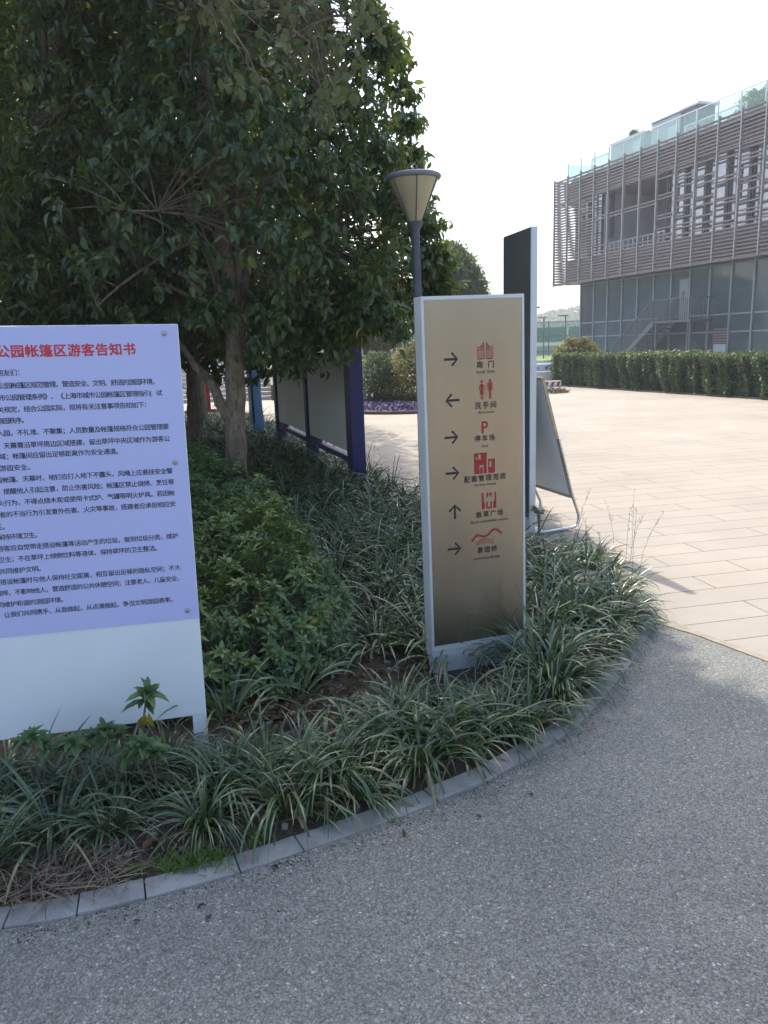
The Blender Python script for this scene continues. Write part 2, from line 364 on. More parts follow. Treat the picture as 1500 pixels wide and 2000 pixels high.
def glass(name, col, rough, ior, wav=0., tintvar=.1):
    mt, nt, b = new_mat(name); tc = N(nt, 'ShaderNodeTexCoord')
    nz = N(nt, 'ShaderNodeTexNoise', i_Scale=.5, i_Detail=3.); nt.links.new(tc.outputs['Object'], nz.inputs['Vector'])
    nt.links.new(ramp(nt, [(.3, tuple(c*(1-tintvar) for c in col)), (.7, tuple(c*(1+tintvar) for c in col))], nz.outputs['Fac']), b.inputs['Base Color'])
    b.inputs['Roughness'].default_value = rough; b.inputs['IOR'].default_value = ior
    if wav:
        n2 = N(nt, 'ShaderNodeTexNoise', i_Scale=.9, i_Detail=1.); nt.links.new(tc.outputs['Object'], n2.inputs['Vector'])
        bp = N(nt, 'ShaderNodeBump', i_Strength=wav, i_Distance=.05); nt.links.new(n2.outputs['Fac'], bp.inputs['Height']); nt.links.new(bp.outputs[0], b.inputs['Normal'])
    return mt
M['shop_glass'] = glass('shop_glass', (.05, .088, .105), .05, 1.5, .12, .25)
M['window_glass'] = glass('window_glass', (.2, .2, .26), .08, 2.6, .06)
def clear(name, col, alpha):
    mt, nt, b = new_mat(name)
    b.inputs['Base Color'].default_value = (*col, 1); b.inputs['Roughness'].default_value = .1
    tr = N(nt, 'ShaderNodeBsdfTransparent'); tr.inputs[0].default_value = (.9, .98, .955, 1)
    mx = N(nt, 'ShaderNodeMixShader'); mx.inputs[0].default_value = alpha
    nt.links.new(tr.outputs[0], mx.inputs[1]); nt.links.new(b.outputs[0], mx.inputs[2]); nt.links.new(mx.outputs[0], nt.nodes['Material Output'].inputs[0])
    return mt
M['rail_glass'] = clear('rail_glass', (.55, .72, .65), .2)
M['net'] = clear('net', (.1, .2, .2), .45)

# ------------------------------------------------------------------ lettering
_gl = {}
def glyph(ch, bold):
    key = (ch, bold)
    if key not in _gl:
        def mesh_of(s):
            c = bpy.data.curves.new('t', 'FONT'); c.body = s; c.size = 1; c.offset = bold; c.resolution_u = 3
            o = bpy.data.objects.new('t', c); COL.objects.link(o)
            me = bpy.data.meshes.new_from_object(o.evaluated_get(bpy.context.evaluated_depsgraph_get()))
            v = np.array([q.co[:] for q in me.vertices]).reshape(-1, 3); f = [tuple(p.vertices) for p in me.polygons]
            bpy.data.objects.remove(o); bpy.data.curves.remove(c); bpy.data.meshes.remove(me)
            return v, f
        v, f = mesh_of(ch)
        _gl[key] = (v, f)
    return _gl[key]
def cjk_line(mb, s, first, pitch, z, h, y, bold=.014):
    """one full-width line; first = u of the first glyph's middle"""
    for i, ch in enumerate(s):
        if ch == ' ': continue
        v, f = glyph(ch, 0)
        for k, (dx, dz) in enumerate(((0, 0), (1, .5), (-1, -.5), (.5, -1), (-.5, 1))):
            mb.add([(first+i*pitch+(p[0]-.5+dx*bold)*h, y-k*.00004, z+(p[1]-.36+dz*bold)*h) for p in v], f)
def latin(mb, s, uc, z, width, y, bold=.012, hmul=1.):
    c = bpy.data.curves.new('t', 'FONT'); c.body = s; c.size = 1; c.resolution_u = 3; c.space_character = 1.1
    o = bpy.data.objects.new('t', c); COL.objects.link(o)
    me = bpy.data.meshes.new_from_object(o.evaluated_get(bpy.context.evaluated_depsgraph_get()))
    v = np.array([q.co[:] for q in me.vertices]); f = [tuple(p.vertices) for p in me.polygons]
    bpy.data.objects.remove(o); bpy.data.curves.remove(c); bpy.data.meshes.remove(me)
    k = width/np.ptp(v[:, 0]); x0 = (v[:, 0].max()+v[:, 0].min())/2
    for j, (dx, dz) in enumerate(((0, 0), (1, .5), (-1, -.5), (.5, -1), (-.5, 1))):
        mb.add([(uc+(p[0]-x0+dx*bold)*k, y-j*.00004, z+(p[1]-.34+dz*bold)*k*hmul) for p in v], f)

exec_parts = []
# ================================================================== GROUND
K_PX = [(5, 1815), (150, 1790), (285, 1757), (470, 1706), (595, 1664), (760, 1605), (855, 1568), (972, 1518), (1080, 1455), (1150, 1395), (1215, 1320), (1255, 1265), (1275, 1225)]
K = [P(*k)[:2] for k in K_PX]
kerb_left = [np.array((-30, 2.5)), np.array((-8, 1.75)), np.array((-4, 1.66)), np.array((-2.6, 1.69)), np.array((-1.8, 1.74))]
CORNER = P(1285, 1205)[:2]
OUT = kerb_left + K + [CORNER]
def dense(pts, step):
    res = []
    n = len(pts)
    for i in range(n-1):
        p0 = pts[max(i-1, 0)]; p1 = pts[i]; p2 = pts[i+1]; p3 = pts[min(i+2, n-1)]
        k = max(1, int(np.linalg.norm(p2-p1)/step))
        for j in range(k):
            t = j/k
            res.append(.5*((2*p1)+(p2-p0)*t+(2*p0-5*p1+4*p2-p3)*t*t+(3*p1-p0-3*p2+p3)*t**3))
    res.append(pts[-1]); return np.array(res)
OUTD = dense(OUT[2:], .03)
tg = np.gradient(OUTD, axis=0); tg = tg/np.linalg.norm(tg, axis=1)[:, None]
nrm_in = np.stack([-tg[:, 1], tg[:, 0]], 1)           # towards the bed
IN = OUTD + nrm_in*.089
EDGE_D = np.array([-.309, .951])                        # right border of the bed heads away
def flat(name, poly, z, mat, **k):
    me = bpy.data.meshes.new(name)
    me.from_pydata([(p[0], p[1], z) for p in poly], [], [tuple(range(len(poly)))]); me.update()
    return tag(link(name, me, mat), **k)
tr = MB(); tr.add([(-420, -120, -.08), (480, -120, -.08), (480, 420, -.08), (-420, 420, -.08)], [(0, 1, 2, 3)])
tag(tr.build('ground', M['terrain']), kind='structure')
brd = P(1500, 1285)[:2]; bd = (brd-CORNER)/np.linalg.norm(brd-CORNER)
far_r = CORNER + bd*60
flat('asphalt_path', [np.array((-30, -50)), np.array((30, -50)), far_r] + [CORNER] + list(OUTD[::-4]) + [np.array((-8, 1.75)), np.array((-30, 2.5))], 0, M['asphalt'], kind='structure')
bed_far = CORNER + EDGE_D*16
bed_far2 = CORNER + EDGE_D*17.5
flat('paved_plaza', [CORNER, far_r, np.array((70, -30)), np.array((70, 33)), np.array((-70, 36)), np.array((-70, 14)), np.array((-14, 17)), bed_far2], 0, M['paving'], kind='structure')
# a strip of buff mortar where the plaza meets the path
q0 = CORNER; q1 = CORNER+bd*3.
nn = np.array([bd[1], -bd[0]]); nn = nn if nn@np.array([-1, 0]) > 0 else -nn
mbm = MB(); w0, w1 = .1, .02
mbm.add([(*q0, .004), (*(q0+nn*w0), .004), (*(q0+bd*.28+nn*.05), .004), (*(q1+nn*w1), .004), (*q1, .004)], [(0, 1, 2, 3, 4)])
tag(mbm.build('mortar_strip', plain('mortar', (.3, .265, .2), .9, var=.2, scale=15)), kind='structure')
# kerb stones
kerb = empty('kerb', kind='structure')
brk = [K[i] for i in range(len(K))]
def kerb_index(p): return int(np.argmin(np.linalg.norm(OUTD-p, axis=1)))
cuts = [kerb_index(p) for p in K]
extra = []
L_first = cuts[0]
i = L_first
while i > 0:
    i -= 8; extra.append(max(i, 0))
cuts2 = sorted(set(extra+cuts+[(cuts[8]+cuts[9])//2, len(OUTD)-1]))
for a, b in zip(cuts2[:-1], cuts2[1:]):
    if b-a < 2: continue
    jit = random.Random(a).uniform(-.003, .003); hz = .008+random.Random(a+5).uniform(-.003, .004)
    idx = list(range(a, b+1, 2)); idx = idx if idx[-1] == b else idx+[b]
    o_ = OUTD[idx].copy(); n_ = nrm_in[idx]
    gp_ = random.Random(a+9).uniform(.0006, .0022); o_[0] += tg[a]*gp_; o_[-1] -= tg[b]*gp_
    o_ = o_ + n_*jit; i_ = o_+n_*.088
    n = len(idx); v = [(*p, -.05) for p in o_]+[(*p, -.05) for p in i_]+[(*p, hz) for p in o_]+[(*p, hz) for p in i_]
    f = []
    for k in range(n-1):
        f += [(2*n+k, 2*n+k+1, 3*n+k+1, 3*n+k), (k, k+1, 2*n+k+1, 2*n+k), (n+k+1, n+k, 3*n+k, 3*n+k+1)]
    f += [(0, 2*n, 3*n, n), (n-1, 2*n-1, 4*n-1, 3*n-1)]
    mb = MB(); mb.add(v, f); mb.build('kerb_stone', M['granite'], kerb, bevel=.003)
# bed of soil: inside the kerb, slightly raised and lumpy
def inside(poly, pts):
    x, y = pts[:, 0], pts[:, 1]; c = np.zeros(len(pts), bool); j = len(poly)-1
    for i in range(len(poly)):
        xi, yi = poly[i]; xj, yj = poly[j]
        cr = ((yi > y) != (yj > y)) & (x < (xj-xi)*(y-yi)/((yj-yi) if yj != yi else 1e-9)+xi); c ^= cr; j = i
    return c
BED = [np.array((-14, 17)), np.array((-30, 12)), np.array((-30, 2.6)), np.array((-8, 1.85))] + list(IN[::4]) + [CORNER-np.array((.03, 0)), bed_far]
BEDN = np.array(BED)
def soil_h(x, y):
    return .014 + .018*np.sin(x*5.1+1)*np.sin(y*4.3)*.5 + .02*np.clip((y-2.6)*.4, 0, 1)
fine = [(-2.6, 1.2), (-2.6, 7.), (1.9, 7.), (1.9, 1.2)]
flat('planting_soil', BED, .004, M['soil'], kind='structure')
# ================================================================== PLANTS ON THE GROUND
def blades(c, az, lean, L, wd, droop, tint, seg=7, side=0.):
    """arching strap leaves: arrays over n blades"""
    n = len(az); t = np.linspace(0, 1, seg+1)
    ang = lean[:, None] + droop[:, None]*t[None]**1.35             # from the vertical
    d = L[:, None]/seg
    dr = np.sin(ang)*d; dz = np.cos(ang)*d
    r = np.cumsum(dr, 1)-dr[:, :1]; z = np.cumsum(dz, 1)-dz[:, :1]
    w = wd[:, None]*np.interp(t, [0, .12, .55, .85, 1], [.55, .9, 1, .6, .05])[None]/2
    ca, sa = np.cos(az)[:, None], np.sin(az)[:, None]
    tw = rng.normal(0, .35, n)[:, None]+rng.normal(0, .5, n)[:, None]*t[None]
    cx = c[:, 0:1]+r*ca; cyy = c[:, 1:2]+r*sa; cz = c[:, 2:3]+z
    # width direction: horizontal tangent, twisted about the blade
    hx, hy = -sa, ca
    nx, ny, nz = np.cos(ang)*ca, np.cos(ang)*sa, -np.sin(ang)
    wx = hx*np.cos(tw)-nx*np.sin(tw)*-1; wy = hy*np.cos(tw)+ny*np.sin(tw); wz = nz*np.sin(tw)
    A = np.stack([cx-wx*w, cyy-wy*w, cz-wz*w], -1); B = np.stack([cx+wx*w, cyy+wy*w, cz+wz*w], -1)
    C2 = np.stack([cx, cyy, cz], -1) - np.stack([nx*np.ones_like(w), ny*np.ones_like(w), nz], -1)*w[..., None]*.3
    V = np.stack([A, C2, B], 2).reshape(-1, 3)                        # n,(seg+1),3
    base = (np.arange(n)*(seg+1)*3)[:, None]+np.arange(seg)[None]*3
    F1 = np.stack([base, base+1, base+4, base+3], -1); F2 = np.stack([base+1, base+2, base+5, base+4], -1)
    Fq = np.concatenate([F1.reshape(-1, 4), F2.reshape(-1, 4)])
    T2 = np.repeat(tint[:, None], seg+1, 1); tip = rng.uniform(0, 1, n)
    for j, q in ((seg, .2), (seg-1, .11), (seg-2, .05)): T2[:, j] = np.where((tip < q) & (tint < .9), .925+.05*(j == seg), T2[:, j])
    T = np.repeat(T2.ravel(), 3)
    return V, Fq, T
def clump_arrays(centers, nb, L0, wd0, dry=.06, spread=.05, lean_dir=None):
    c = np.repeat(centers, nb, axis=0); n = len(c)
    az = rng.uniform(0, 2*np.pi, n); rr = np.sqrt(rng.uniform(0, 1, n))*spread
    c = c+np.stack([rr*np.cos(az), rr*np.sin(az), np.zeros(n)], 1)
    if lean_dir is not None: az = az+rng.normal(0, .3, n)
    inner = rng.uniform(0, 1, n)
    lean = .08+.75*inner+rng.normal(0, .08, n); L = L0*(rng.uniform(.6, 1.12, n)); wd = wd0*rng.uniform(.65, 1.15, n)
    droop = rng.uniform(1.2, 2.6, n)*np.where(rng.uniform(0, 1, n) < .12, .35, 1)
    tint = rng.uniform(0, .84, n); sick = rng.uniform(0, 1, n)
    tint = np.where(sick < dry, rng.uniform(.9, 1, n), tint); tint = np.where((sick > dry) & (sick < dry*1.6), .88, tint)
    drym = sick < dry; lean = np.where(drym, lean+.5, lean); droop = np.where(drym, droop+.7, droop)
    return blades(c, az, lean, L, wd, droop, tint)
# individual clumps along the kerb
protos = []
for k in range(7):
    V, Fq, T = clump_arrays(np.array([[0, 0, 0.]]), 70+k*6, .5, .0148, dry=.1, spread=.06)
    protos.append((V, Fq, T))
clump_mesh = []
def clump(x, y, s, kind, label, group):
    if kind >= len(clump_mesh) or clump_mesh[kind] is None:
        pass
    o = bpy.data.objects.new('lilyturf_clump', clump_mesh[kind]); COL.objects.link(o)
    o.location = (x, y, float(.0)); o.scale = (s, s, s*random.uniform(.88, 1.08)); o.rotation_euler = (0, 0, random.uniform(0, 6.28))
    return tag(o, label=label, cat='plant', group=group)
for V, Fq, T in protos:
    o = np_mesh('lilyturf_clump', V, Fq, M['lily'], tint=T)
    clump_mesh.append(o.data); bpy.data.objects.remove(o)
random.seed(4)
# (x px, y px) of clump centres on the ground, size
front = [(-60, 1640, 1.05), (60, 1600, 1.05), (170, 1590, 1.1), (110, 1660, .95), (-20, 1720, .9), (250, 1560, .95), (215, 1650, .8), (20, 1560, 1.), (330, 1520, .8),
         (440, 1560, 1.05), (520, 1520, 1.), (560, 1580, 1.05), (640, 1530, 1.05), (470, 1490, .62), (600, 1490, .7), (395, 1525, .65), (700, 1500, .85), (680, 1470, .6), (400, 1620, .75), (690, 1560, .8),
         (760, 1450, 1.05), (830, 1440, 1.1), (890, 1420, 1.1), (820, 1500, .95), (900, 1470, 1.), (960, 1420, 1.1), (930, 1380, 1.), (860, 1380, .95), (780, 1400, .85), (1000, 1380, 1.05), (980, 1440, .85), (1030, 1420, .8),
         (1060, 1330, 1.15), (1100, 1340, 1.), (1040, 1280, 1.1), (1110, 1280, 1.15), (1160, 1290, 1.), (1080, 1370, .9), (1060, 1230, 1.15), (1130, 1230, 1.2), (1190, 1230, 1.15), (1215, 1200, 1.1), (1170, 1180, 1.2), (1100, 1180, 1.15), (1225, 1160, 1.1), (1205, 1130, 1.1), (1160, 1120, 1.2), (1110, 1120, 1.1), (1070, 1140, 1.1), (1060, 1090, 1.), (1130, 1080, .95), (1180, 1095, .95), (1230, 1215, .95), (1240, 1235, .7), (1215, 1265, .7), (1250, 1195, .75)]
for i, (x, y, s) in enumerate(front):
    if x > 1090: x -= 8+(x-1090)*.1
    if x < 350: y -= 22
    p = P(x, y)
    clump(p[0], p[1], s*(.8 if x > 1050 and y < 1190 else 1)*(.58 if 820 < x < 1030 and y < 1425 else 1)*float(np.interp(x, [-60, 350, 650, 900, 1050, 1200], [.72, .62, .7, .74, .76, .66])), i % 7, 'dark green strappy lilyturf clump arching over the stone kerb of the bed', 'lilyturf clumps along the kerb')
# mass of lilyturf behind
def lily_mass(name, pts, nb, L0, wd0, dry, mat, label):
    V, Fq, T = clump_arrays(pts, nb, L0, wd0, dry, .07)
    o = np_mesh(name, V, Fq, mat, tint=T); return tag(o, label=label, cat='plants', kind='stuff')
AZ_RIGHT = [P(690, 1290, .0), P(700, 1190, .1), P(655, 1075, .25), P(560, 955, .35), P(485, 925, .4), P(440, 905, .4), P(385, 850, .4)]
AZP = [p[:2] for p in AZ_RIGHT]
az_poly = np.array([P(395, 1400)[:2], P(560, 1365)[:2], P(650, 1320)[:2]] + AZP + [np.array((-3.2, 9.2)), np.array((-3.8, 3.3)), np.array((-1.0, 3.0))])
cand = np.stack([rng.uniform(-5.2, 1.6, 9000), rng.uniform(3.0, 17.5, 9000)], 1)
ok = inside(BEDN, cand) & ~inside(az_poly, cand)
rel = cand-CORNER; edge = rel[:, 0]*EDGE_D[1]-rel[:, 1]*EDGE_D[0]      # <0 on the bed side
ok &= (edge < -.12)
soilpatch = np.array([P(560, 1340)[:2], P(700, 1420)[:2], P(835, 1340)[:2], P(835, 1320)[:2], P(825, 1290)[:2], P(720, 1270)[:2], P(690, 1285)[:2]])
ok &= ~inside(soilpatch, cand)
d_kerb = np.min(np.linalg.norm(cand[:, None, :]-OUTD[None, ::6], axis=2), axis=1); ok &= d_kerb > .55
front_of = (cand[:, 0] > -.1) & (cand[:, 1] < 3.55) & (cand[:, 0] < .75); ok &= ~front_of
cand = cand[ok]
keep = []; cell = {}
for p in cand:
    dmin = .17 if p[1] < 8 else .26
    k = (int(p[0]//.3), int(p[1]//.3)); good = True
    for ax in (-1, 0, 1):
        for ay in (-1, 0, 1):
            for q in cell.get((k[0]+ax, k[1]+ay), ()):
                if (p[0]-q[0])**2+(p[1]-q[1])**2 < dmin*dmin: good = False
    if good: cell.setdefault(k, []).append(p); keep.append(p)
keep = np.array(keep)
lily_mass('lilyturf_ground_cover', np.c_[keep, np.zeros(len(keep))], 46, .45, .0122, .04, M['lily'], 'sweep of lilyturf ground cover between the azaleas and the plaza')
# tall thin flower stalks
fs = MB()
for i in range(15):
    x, y = random.choice([(random.uniform(1050, 1250), random.uniform(1060, 1170)), (random.uniform(1050, 1250), random.uniform(1060, 1170)), (random.uniform(720, 800), random.uniform(900, 960))])
    p = P(x, y, .1); h = random.uniform(.3, .52); a = random.uniform(0, 6.28); t = random.uniform(.02, .16)
    pts = [(p[0]+math.cos(a)*t*q*q, p[1]+math.sin(a)*t*q*q, .1+h*q) for q in (0, .4, .7, 1)]
    fs.tube(pts, [.0012, .001, .0008, .0006], 4, cap=False)
    for _ in range(6):
        q = random.uniform(.55, 1); c = Vector((p[0]+math.cos(a)*t*q*q, p[1]+math.sin(a)*t*q*q, .1+h*q))
        fs.bar(c, c+Vector((random.uniform(-.02, .02), random.uniform(-.02, .02), random.uniform(.005, .025))), .0016)
tag(fs.build('seed_stalk', plain('stalk', (.09, .075, .05), .7)), label='thin dry seed stalks rising out of the lilyturf', cat='plants', kind='stuff')
# dry straw lying at the kerb, litter, weeds
def strip_band(n, px, L, wd, z=.02):
    c = np.array([[*P(x, y)[:2], z] for x, y in px])
    az = rng.uniform(0, 2*np.pi, n)
    return blades(c, az, rng.uniform(1.1, 1.5, n), L*rng.uniform(.5, 1.2, n), wd*rng.uniform(.5, 1.1, n), rng.uniform(-.1, .5, n), rng.uniform(0, 1, n), seg=4)
pxs = []
for _ in range(1000):
    i = random.choice((0, 0, 0, 1, 1, random.randrange(len(K_PX)-3))); t = random.uniform(-.3, 1) if i == 0 else random.random()
    x = K_PX[i][0]*(1-t)+K_PX[i+1][0]*t; y = K_PX[i][1]*(1-t)+K_PX[i+1][1]*t
    d = abs(random.gauss(0, 1))*45+55
    if x < 330: d = random.uniform(30, 190)
    pxs.append((x-random.uniform(-15, 15)-d*.25, y-d))
V, Fq, T = strip_band(len(pxs), pxs, .13, .0036, .012)
tag(np_mesh('dry_grass', V, Fq, M['dry'], tint=T), label='matted dry straw lying along the inner side of the kerb', cat='straw', kind='stuff')
n = 900; lp = []
for _ in range(n):
    if random.random() < .7: lp.append(P(random.uniform(420, 850), random.uniform(1270, 1440)))
    else:
        i = random.randrange(len(K_PX)-4); t = random.random(); lp.append(P(K_PX[i][0]*(1-t)+K_PX[i+1][0]*t-20, K_PX[i][1]*(1-t)+K_PX[i+1][1]*t-random.uniform(50, 230)))
lp = np.array(lp); lp[:, 2] = .012+rng.uniform(0, .02, n)
D = np.stack([rng.normal(0, 1, n), rng.normal(0, 1, n), rng.normal(0, .18, n)], 1); Nn = np.stack([rng.normal(0, .3, n), rng.normal(0, .3, n), np.ones(n)], 1)
Ls = rng.uniform(.02, .065, n); V, Fq = leaves(lp, D, Nn, Ls, Ls*rng.uniform(.3, .5, n), LEAF)
tag(np_mesh('leaf_litter', V, Fq, M['litter'], tint=np.repeat(rng.uniform(0, 1, n), len(LEAF[0]))), label='brown dead leaves scattered on the bare soil of the bed', cat='dead leaves', kind='stuff')
pb = MB()
for _ in range(170):
    p = P(random.uniform(470, 840), random.uniform(1270, 1420)) if random.random() < .75 else P(random.uniform(100, 800), random.uniform(1540, 1700))
    if not inside(BEDN, np.array([p[:2]]))[0]: continue
    r = random.uniform(.003, .011); o_ = Vector((p[0], p[1], .006+r*.4))
    v = [o_+Vector((sx*r*random.uniform(.6, 1.2), sy*r*random.uniform(.6, 1.2), sz*r*random.uniform(.4, .8))) for sx in (-1, 1) for sy in (-1, 1) for sz in (-1, 1)]
    pb.add(v, [(0, 1, 3, 2), (4, 6, 7, 5), (0, 4, 5, 1), (2, 3, 7, 6), (0, 2, 6, 4), (1, 5, 7, 3)])
tag(pb.build('gravel', M['granite'], smooth=True, angle=60), label='small pale pebbles lying in the dark soil', cat='pebbles', kind='stuff')
wp = []
for cx, cy_, n, sx, sy in [(400, 1680, 420, 50, 22), (345, 1695, 200, 40, 16), (265, 1705, 60, 20, 10), (500, 1640, 90, 40, 12), (640, 1600, 90, 40, 14), (1108, 1410, 60, 12, 10), (600, 1585, 80, 40, 10), (765, 1607, 12, 4, 2)]:
    for _ in range(n): wp.append(P(random.gauss(cx, sx*.6), random.gauss(cy_, sy*.6)))
wp = np.array(wp); n = len(wp); wp[:, 2] = .006
V, Fq, T = blades(wp, rng.uniform(0, 6.28, n), rng.uniform(.1, .8, n), rng.uniform(.02, .05, n), rng.uniform(.002, .004, n), rng.uniform(.4, 1.4, n), rng.uniform(0, 1, n), seg=3)
tag(np_mesh('weed_grass', V, Fq, M['weed'], tint=T), label='small bright green weeds sprouting beside the kerb stones', cat='weeds', kind='stuff')

# a few blown leaves and grit on the path along the kerb
gl_ = []
for _ in range(16):
    i = random.randrange(len(K_PX)-4); t = random.random(); d = abs(random.gauss(0, 1))*70+6
    gl_.append(P(K_PX[i][0]*(1-t)+K_PX[i+1][0]*t+d*.4, K_PX[i][1]*(1-t)+K_PX[i+1][1]*t+d*.7, .006))
gl_ = np.array(gl_); n = len(gl_)
Ls = rng.uniform(.012, .04, n); V, Fq = leaves(gl_, np.stack([rng.normal(0, 1, n), rng.normal(0, 1, n), rng.normal(0, .08, n)], 1), np.stack([rng.normal(0, .15, n), rng.normal(0, .15, n), np.ones(n)], 1), Ls, Ls*rng.uniform(.25, .5, n), LEAF)
tag(np_mesh('fallen_leaves', V, Fq, M['litter'], tint=np.repeat(rng.uniform(0, 1, n), len(LEAF[0]))), label='scraps of dry leaf blown onto the path along the kerb', cat='dead leaves', kind='stuff')
gb = MB()
for _ in range(420):
    i = random.randrange(len(K_PX)-2); t = random.random(); d = abs(random.gauss(0, 1))*26+3
    p = P(K_PX[i][0]*(1-t)+K_PX[i+1][0]*t+d*.4, K_PX[i][1]*(1-t)+K_PX[i+1][1]*t+d*.7, 0); q_ = random.uniform(.0015, .004); a = random.uniform(0, 3)
    ca, sa = math.cos(a)*q_, math.sin(a)*q_
    gb.add([(p[0]+ca, p[1]+sa, 0), (p[0]-sa, p[1]+ca, 0), (p[0]-ca, p[1]-sa, 0), (p[0]+sa, p[1]-ca, 0), (p[0], p[1], q_*1.1)], [(0, 1, 4), (1, 2, 4), (2, 3, 4), (3, 0, 4)])
tag(gb.build('kerb_grit', M['soil']), label='dark grit gathered on the path against the kerb', cat='grit', kind='stuff')

# azaleas: rosettes of small leaves on woody twigs
def rosettes(pts, dirs, size, nl=10):
    n = len(pts); m_ = n*nl
    p = np.repeat(pts, nl, 0); d = unit(np.repeat(dirs, nl, 0))
    ref = np.where(np.abs(d[:, 2:3]) < .9, np.array([[0, 0, 1.]]), np.array([[1., 0, 0]]))
    a = unit(np.cross(d, ref)); b = np.cross(d, a)
    ph = np.tile(np.arange(nl)*2.4, n)+np.repeat(rng.uniform(0, 6.28, n), nl)
    el = np.tile(np.linspace(.05, 1.15, nl), n)+rng.normal(0, .15, m_)
    rad = a*np.cos(ph)[:, None]+b*np.sin(ph)[:, None]
    D = rad*np.cos(el)[:, None]+d*np.sin(el)[:, None]; Nn = d*np.cos(el)[:, None]-rad*np.sin(el)[:, None]
    L = np.repeat(size, nl)*rng.uniform(.7, 1.1, m_)*np.tile(np.linspace(1.05, .6, nl), n)
    V, Fq = leaves(p-d*.012*np.tile(np.linspace(1, 0, nl), n)[:, None], D, Nn, L, L*rng.uniform(.34, .44, m_), OVAL)
    base = np.repeat(np.clip(rng.normal(.5, .22, n), 0, .9), nl)
    t = np.clip(base+rng.normal(0, .12, m_), 0, .93); t = np.where(rng.uniform(0, 1, m_) < .008, .99, t)
    return V, Fq, np.repeat(t, len(OVAL[0]))
def az_height(p):
    # dome falling to the edges
    d = np.full(len(p), 9.)
    poly = az_poly
    for i in range(len(poly)):
        a, b = poly[i], poly[(i+1) % len(poly)]; ab = b-a
        t = np.clip(((p-a)@ab)/(ab@ab), 0, 1); d = np.minimum(d, np.linalg.norm(p-(a+t[:, None]*ab), axis=1))
    h = .55*np.clip(d/.42, 0, 1)**.6
    lump = .07*np.sin(p[:, 0]*7.3+1.3*np.sin(p[:, 1]*3))+.06*np.sin(p[:, 1]*6.1+2)+.05*np.sin(p[:, 0]*17+p[:, 1]*5)*np.sin(p[:, 1]*15+1)
    return np.clip(h+lump*np.clip(d/.3, 0, 1), .06, None), d
c = np.stack([rng.uniform(-3.8, 0, 21000), rng.uniform(2.9, 9.2, 21000)], 1); c = c[inside(az_poly, c)]
vis = (c[:, 0] > -.36*c[:, 1]-.05); c = c[vis]
c = c[rng.uniform(0, 1, len(c)) < np.where(c[:, 1] < 3.9, 1., np.where(c[:, 1] < 4.6, .75, .55))]
h, d = az_height(c); lvl = np.where(rng.uniform(0, 1, len(c)) < np.where(d < .3, .4, .72), 1, rng.uniform(.12, 1, len(c)))
pts = np.c_[c, h*lvl+rng.normal(0, .035, len(c))]; pts[:, 2] = np.maximum(pts[:, 2], .05)
g = rng.normal(0, .35, (len(c), 3)); g[:, 2] = 1
outw = np.c_[c-np.array([-1.6, 5.2]), np.zeros(len(c))]; g += unit(outw)*(np.clip(1-d/.3, 0, 1)*1.1)[:, None]
V, Fq, T = rosettes(pts, g, rng.uniform(.044, .07, len(c)))
az = np_mesh('azalea_ground_cover', V, Fq, M['azalea'], tint=T)
tag(az, label='low mass of clipped azalea bushes between notice board and tree', cat='shrubs', kind='stuff')
tw = MB()
for p, dd in list(zip(pts, g))[::5]:
    b0 = Vector((p[0]+random.uniform(-.12, .12), p[1]+random.uniform(-.12, .12), .0)); e_ = Vector(p)
    tw.tube([b0, (b0+e_)/2+Vector((random.uniform(-.03, .03), random.uniform(-.03, .03), .02)), e_], [.004, .003, .002], 4, cap=False)
tw.build('twigs', M['twig'], az)['kind'] = 'stuff'

def sprig(base, spots, label, size=.055):
    """small single azalea plant: a stem to each rosette"""
    r = empty('azalea_sprig', base, label=label, cat='plant'); b0 = Vector(base)
    st = MB(); P_ = []; Dd = []
    for s_ in spots:
        e_ = Vector(s_)-b0; mid = e_*.5+Vector((random.uniform(-.02, .02), 0, -.01))
        st.tube([(0, 0, 0), mid, e_], [.0032, .0028, .0022], 6, cap=False)
        P_.append(tuple(e_)); Dd.append((random.gauss(0, .25), -.15, 1))
    st.build('stem', M['twig'], r)
    V, Fq, T = rosettes(np.array(P_), np.array(Dd), np.full(len(P_), size), 13)
    np_mesh('foliage', V, Fq, M['azalea'], r, tint=np.clip(T, 0, .9))
    return r

def Y_at(x, y, Y): return tuple(Q(x, y, Y))
s1 = Q(243, 1466, 2.5); s1[2] = 0
g1 = sprig(s1, [Q(287, 1352, 2.5), Q(286, 1366, 2.53)], 'azalea sprig with two yellow leaves standing up against the white board', .088)
yl = np.array([Q(283, 1392, 2.49), Q(291, 1393, 2.48), Q(276, 1400, 2.5)])-np.array(s1)
V, Fq = leaves(yl, np.array([(-.12, -.1, -1.), (.18, -.15, -1), (-.25, -.1, -.8)]), np.array([(0, -1, -.1)]*3), np.array([.055, .058, .045]), np.array([.02, .022, .015]), LEAF)
np_mesh('yellow_leaf', V, Fq, M['azalea'], g1, tint=np.full(len(V), .985))
for x, y, zz, sz, lab in [(278, 1452, .13, .07, 'broad azalea sprig under the white board beside its leg'), (205, 1424, .16, .07, 'azalea sprig on the ground half way along the white board'), (142, 1446, .14, .065, 'small azalea sprig low under the white board'), (62, 1436, .17, .065, 'azalea sprig under the white board nearest the picture edge')]:
    p = Q(x, y, 2.36); p2 = Q(x+24, y+16, 2.4)
    sprig((p[0]+.02, p[1]+.04, 0), [p, p2, Q(x-22, y+14, 2.38)], lab, sz)

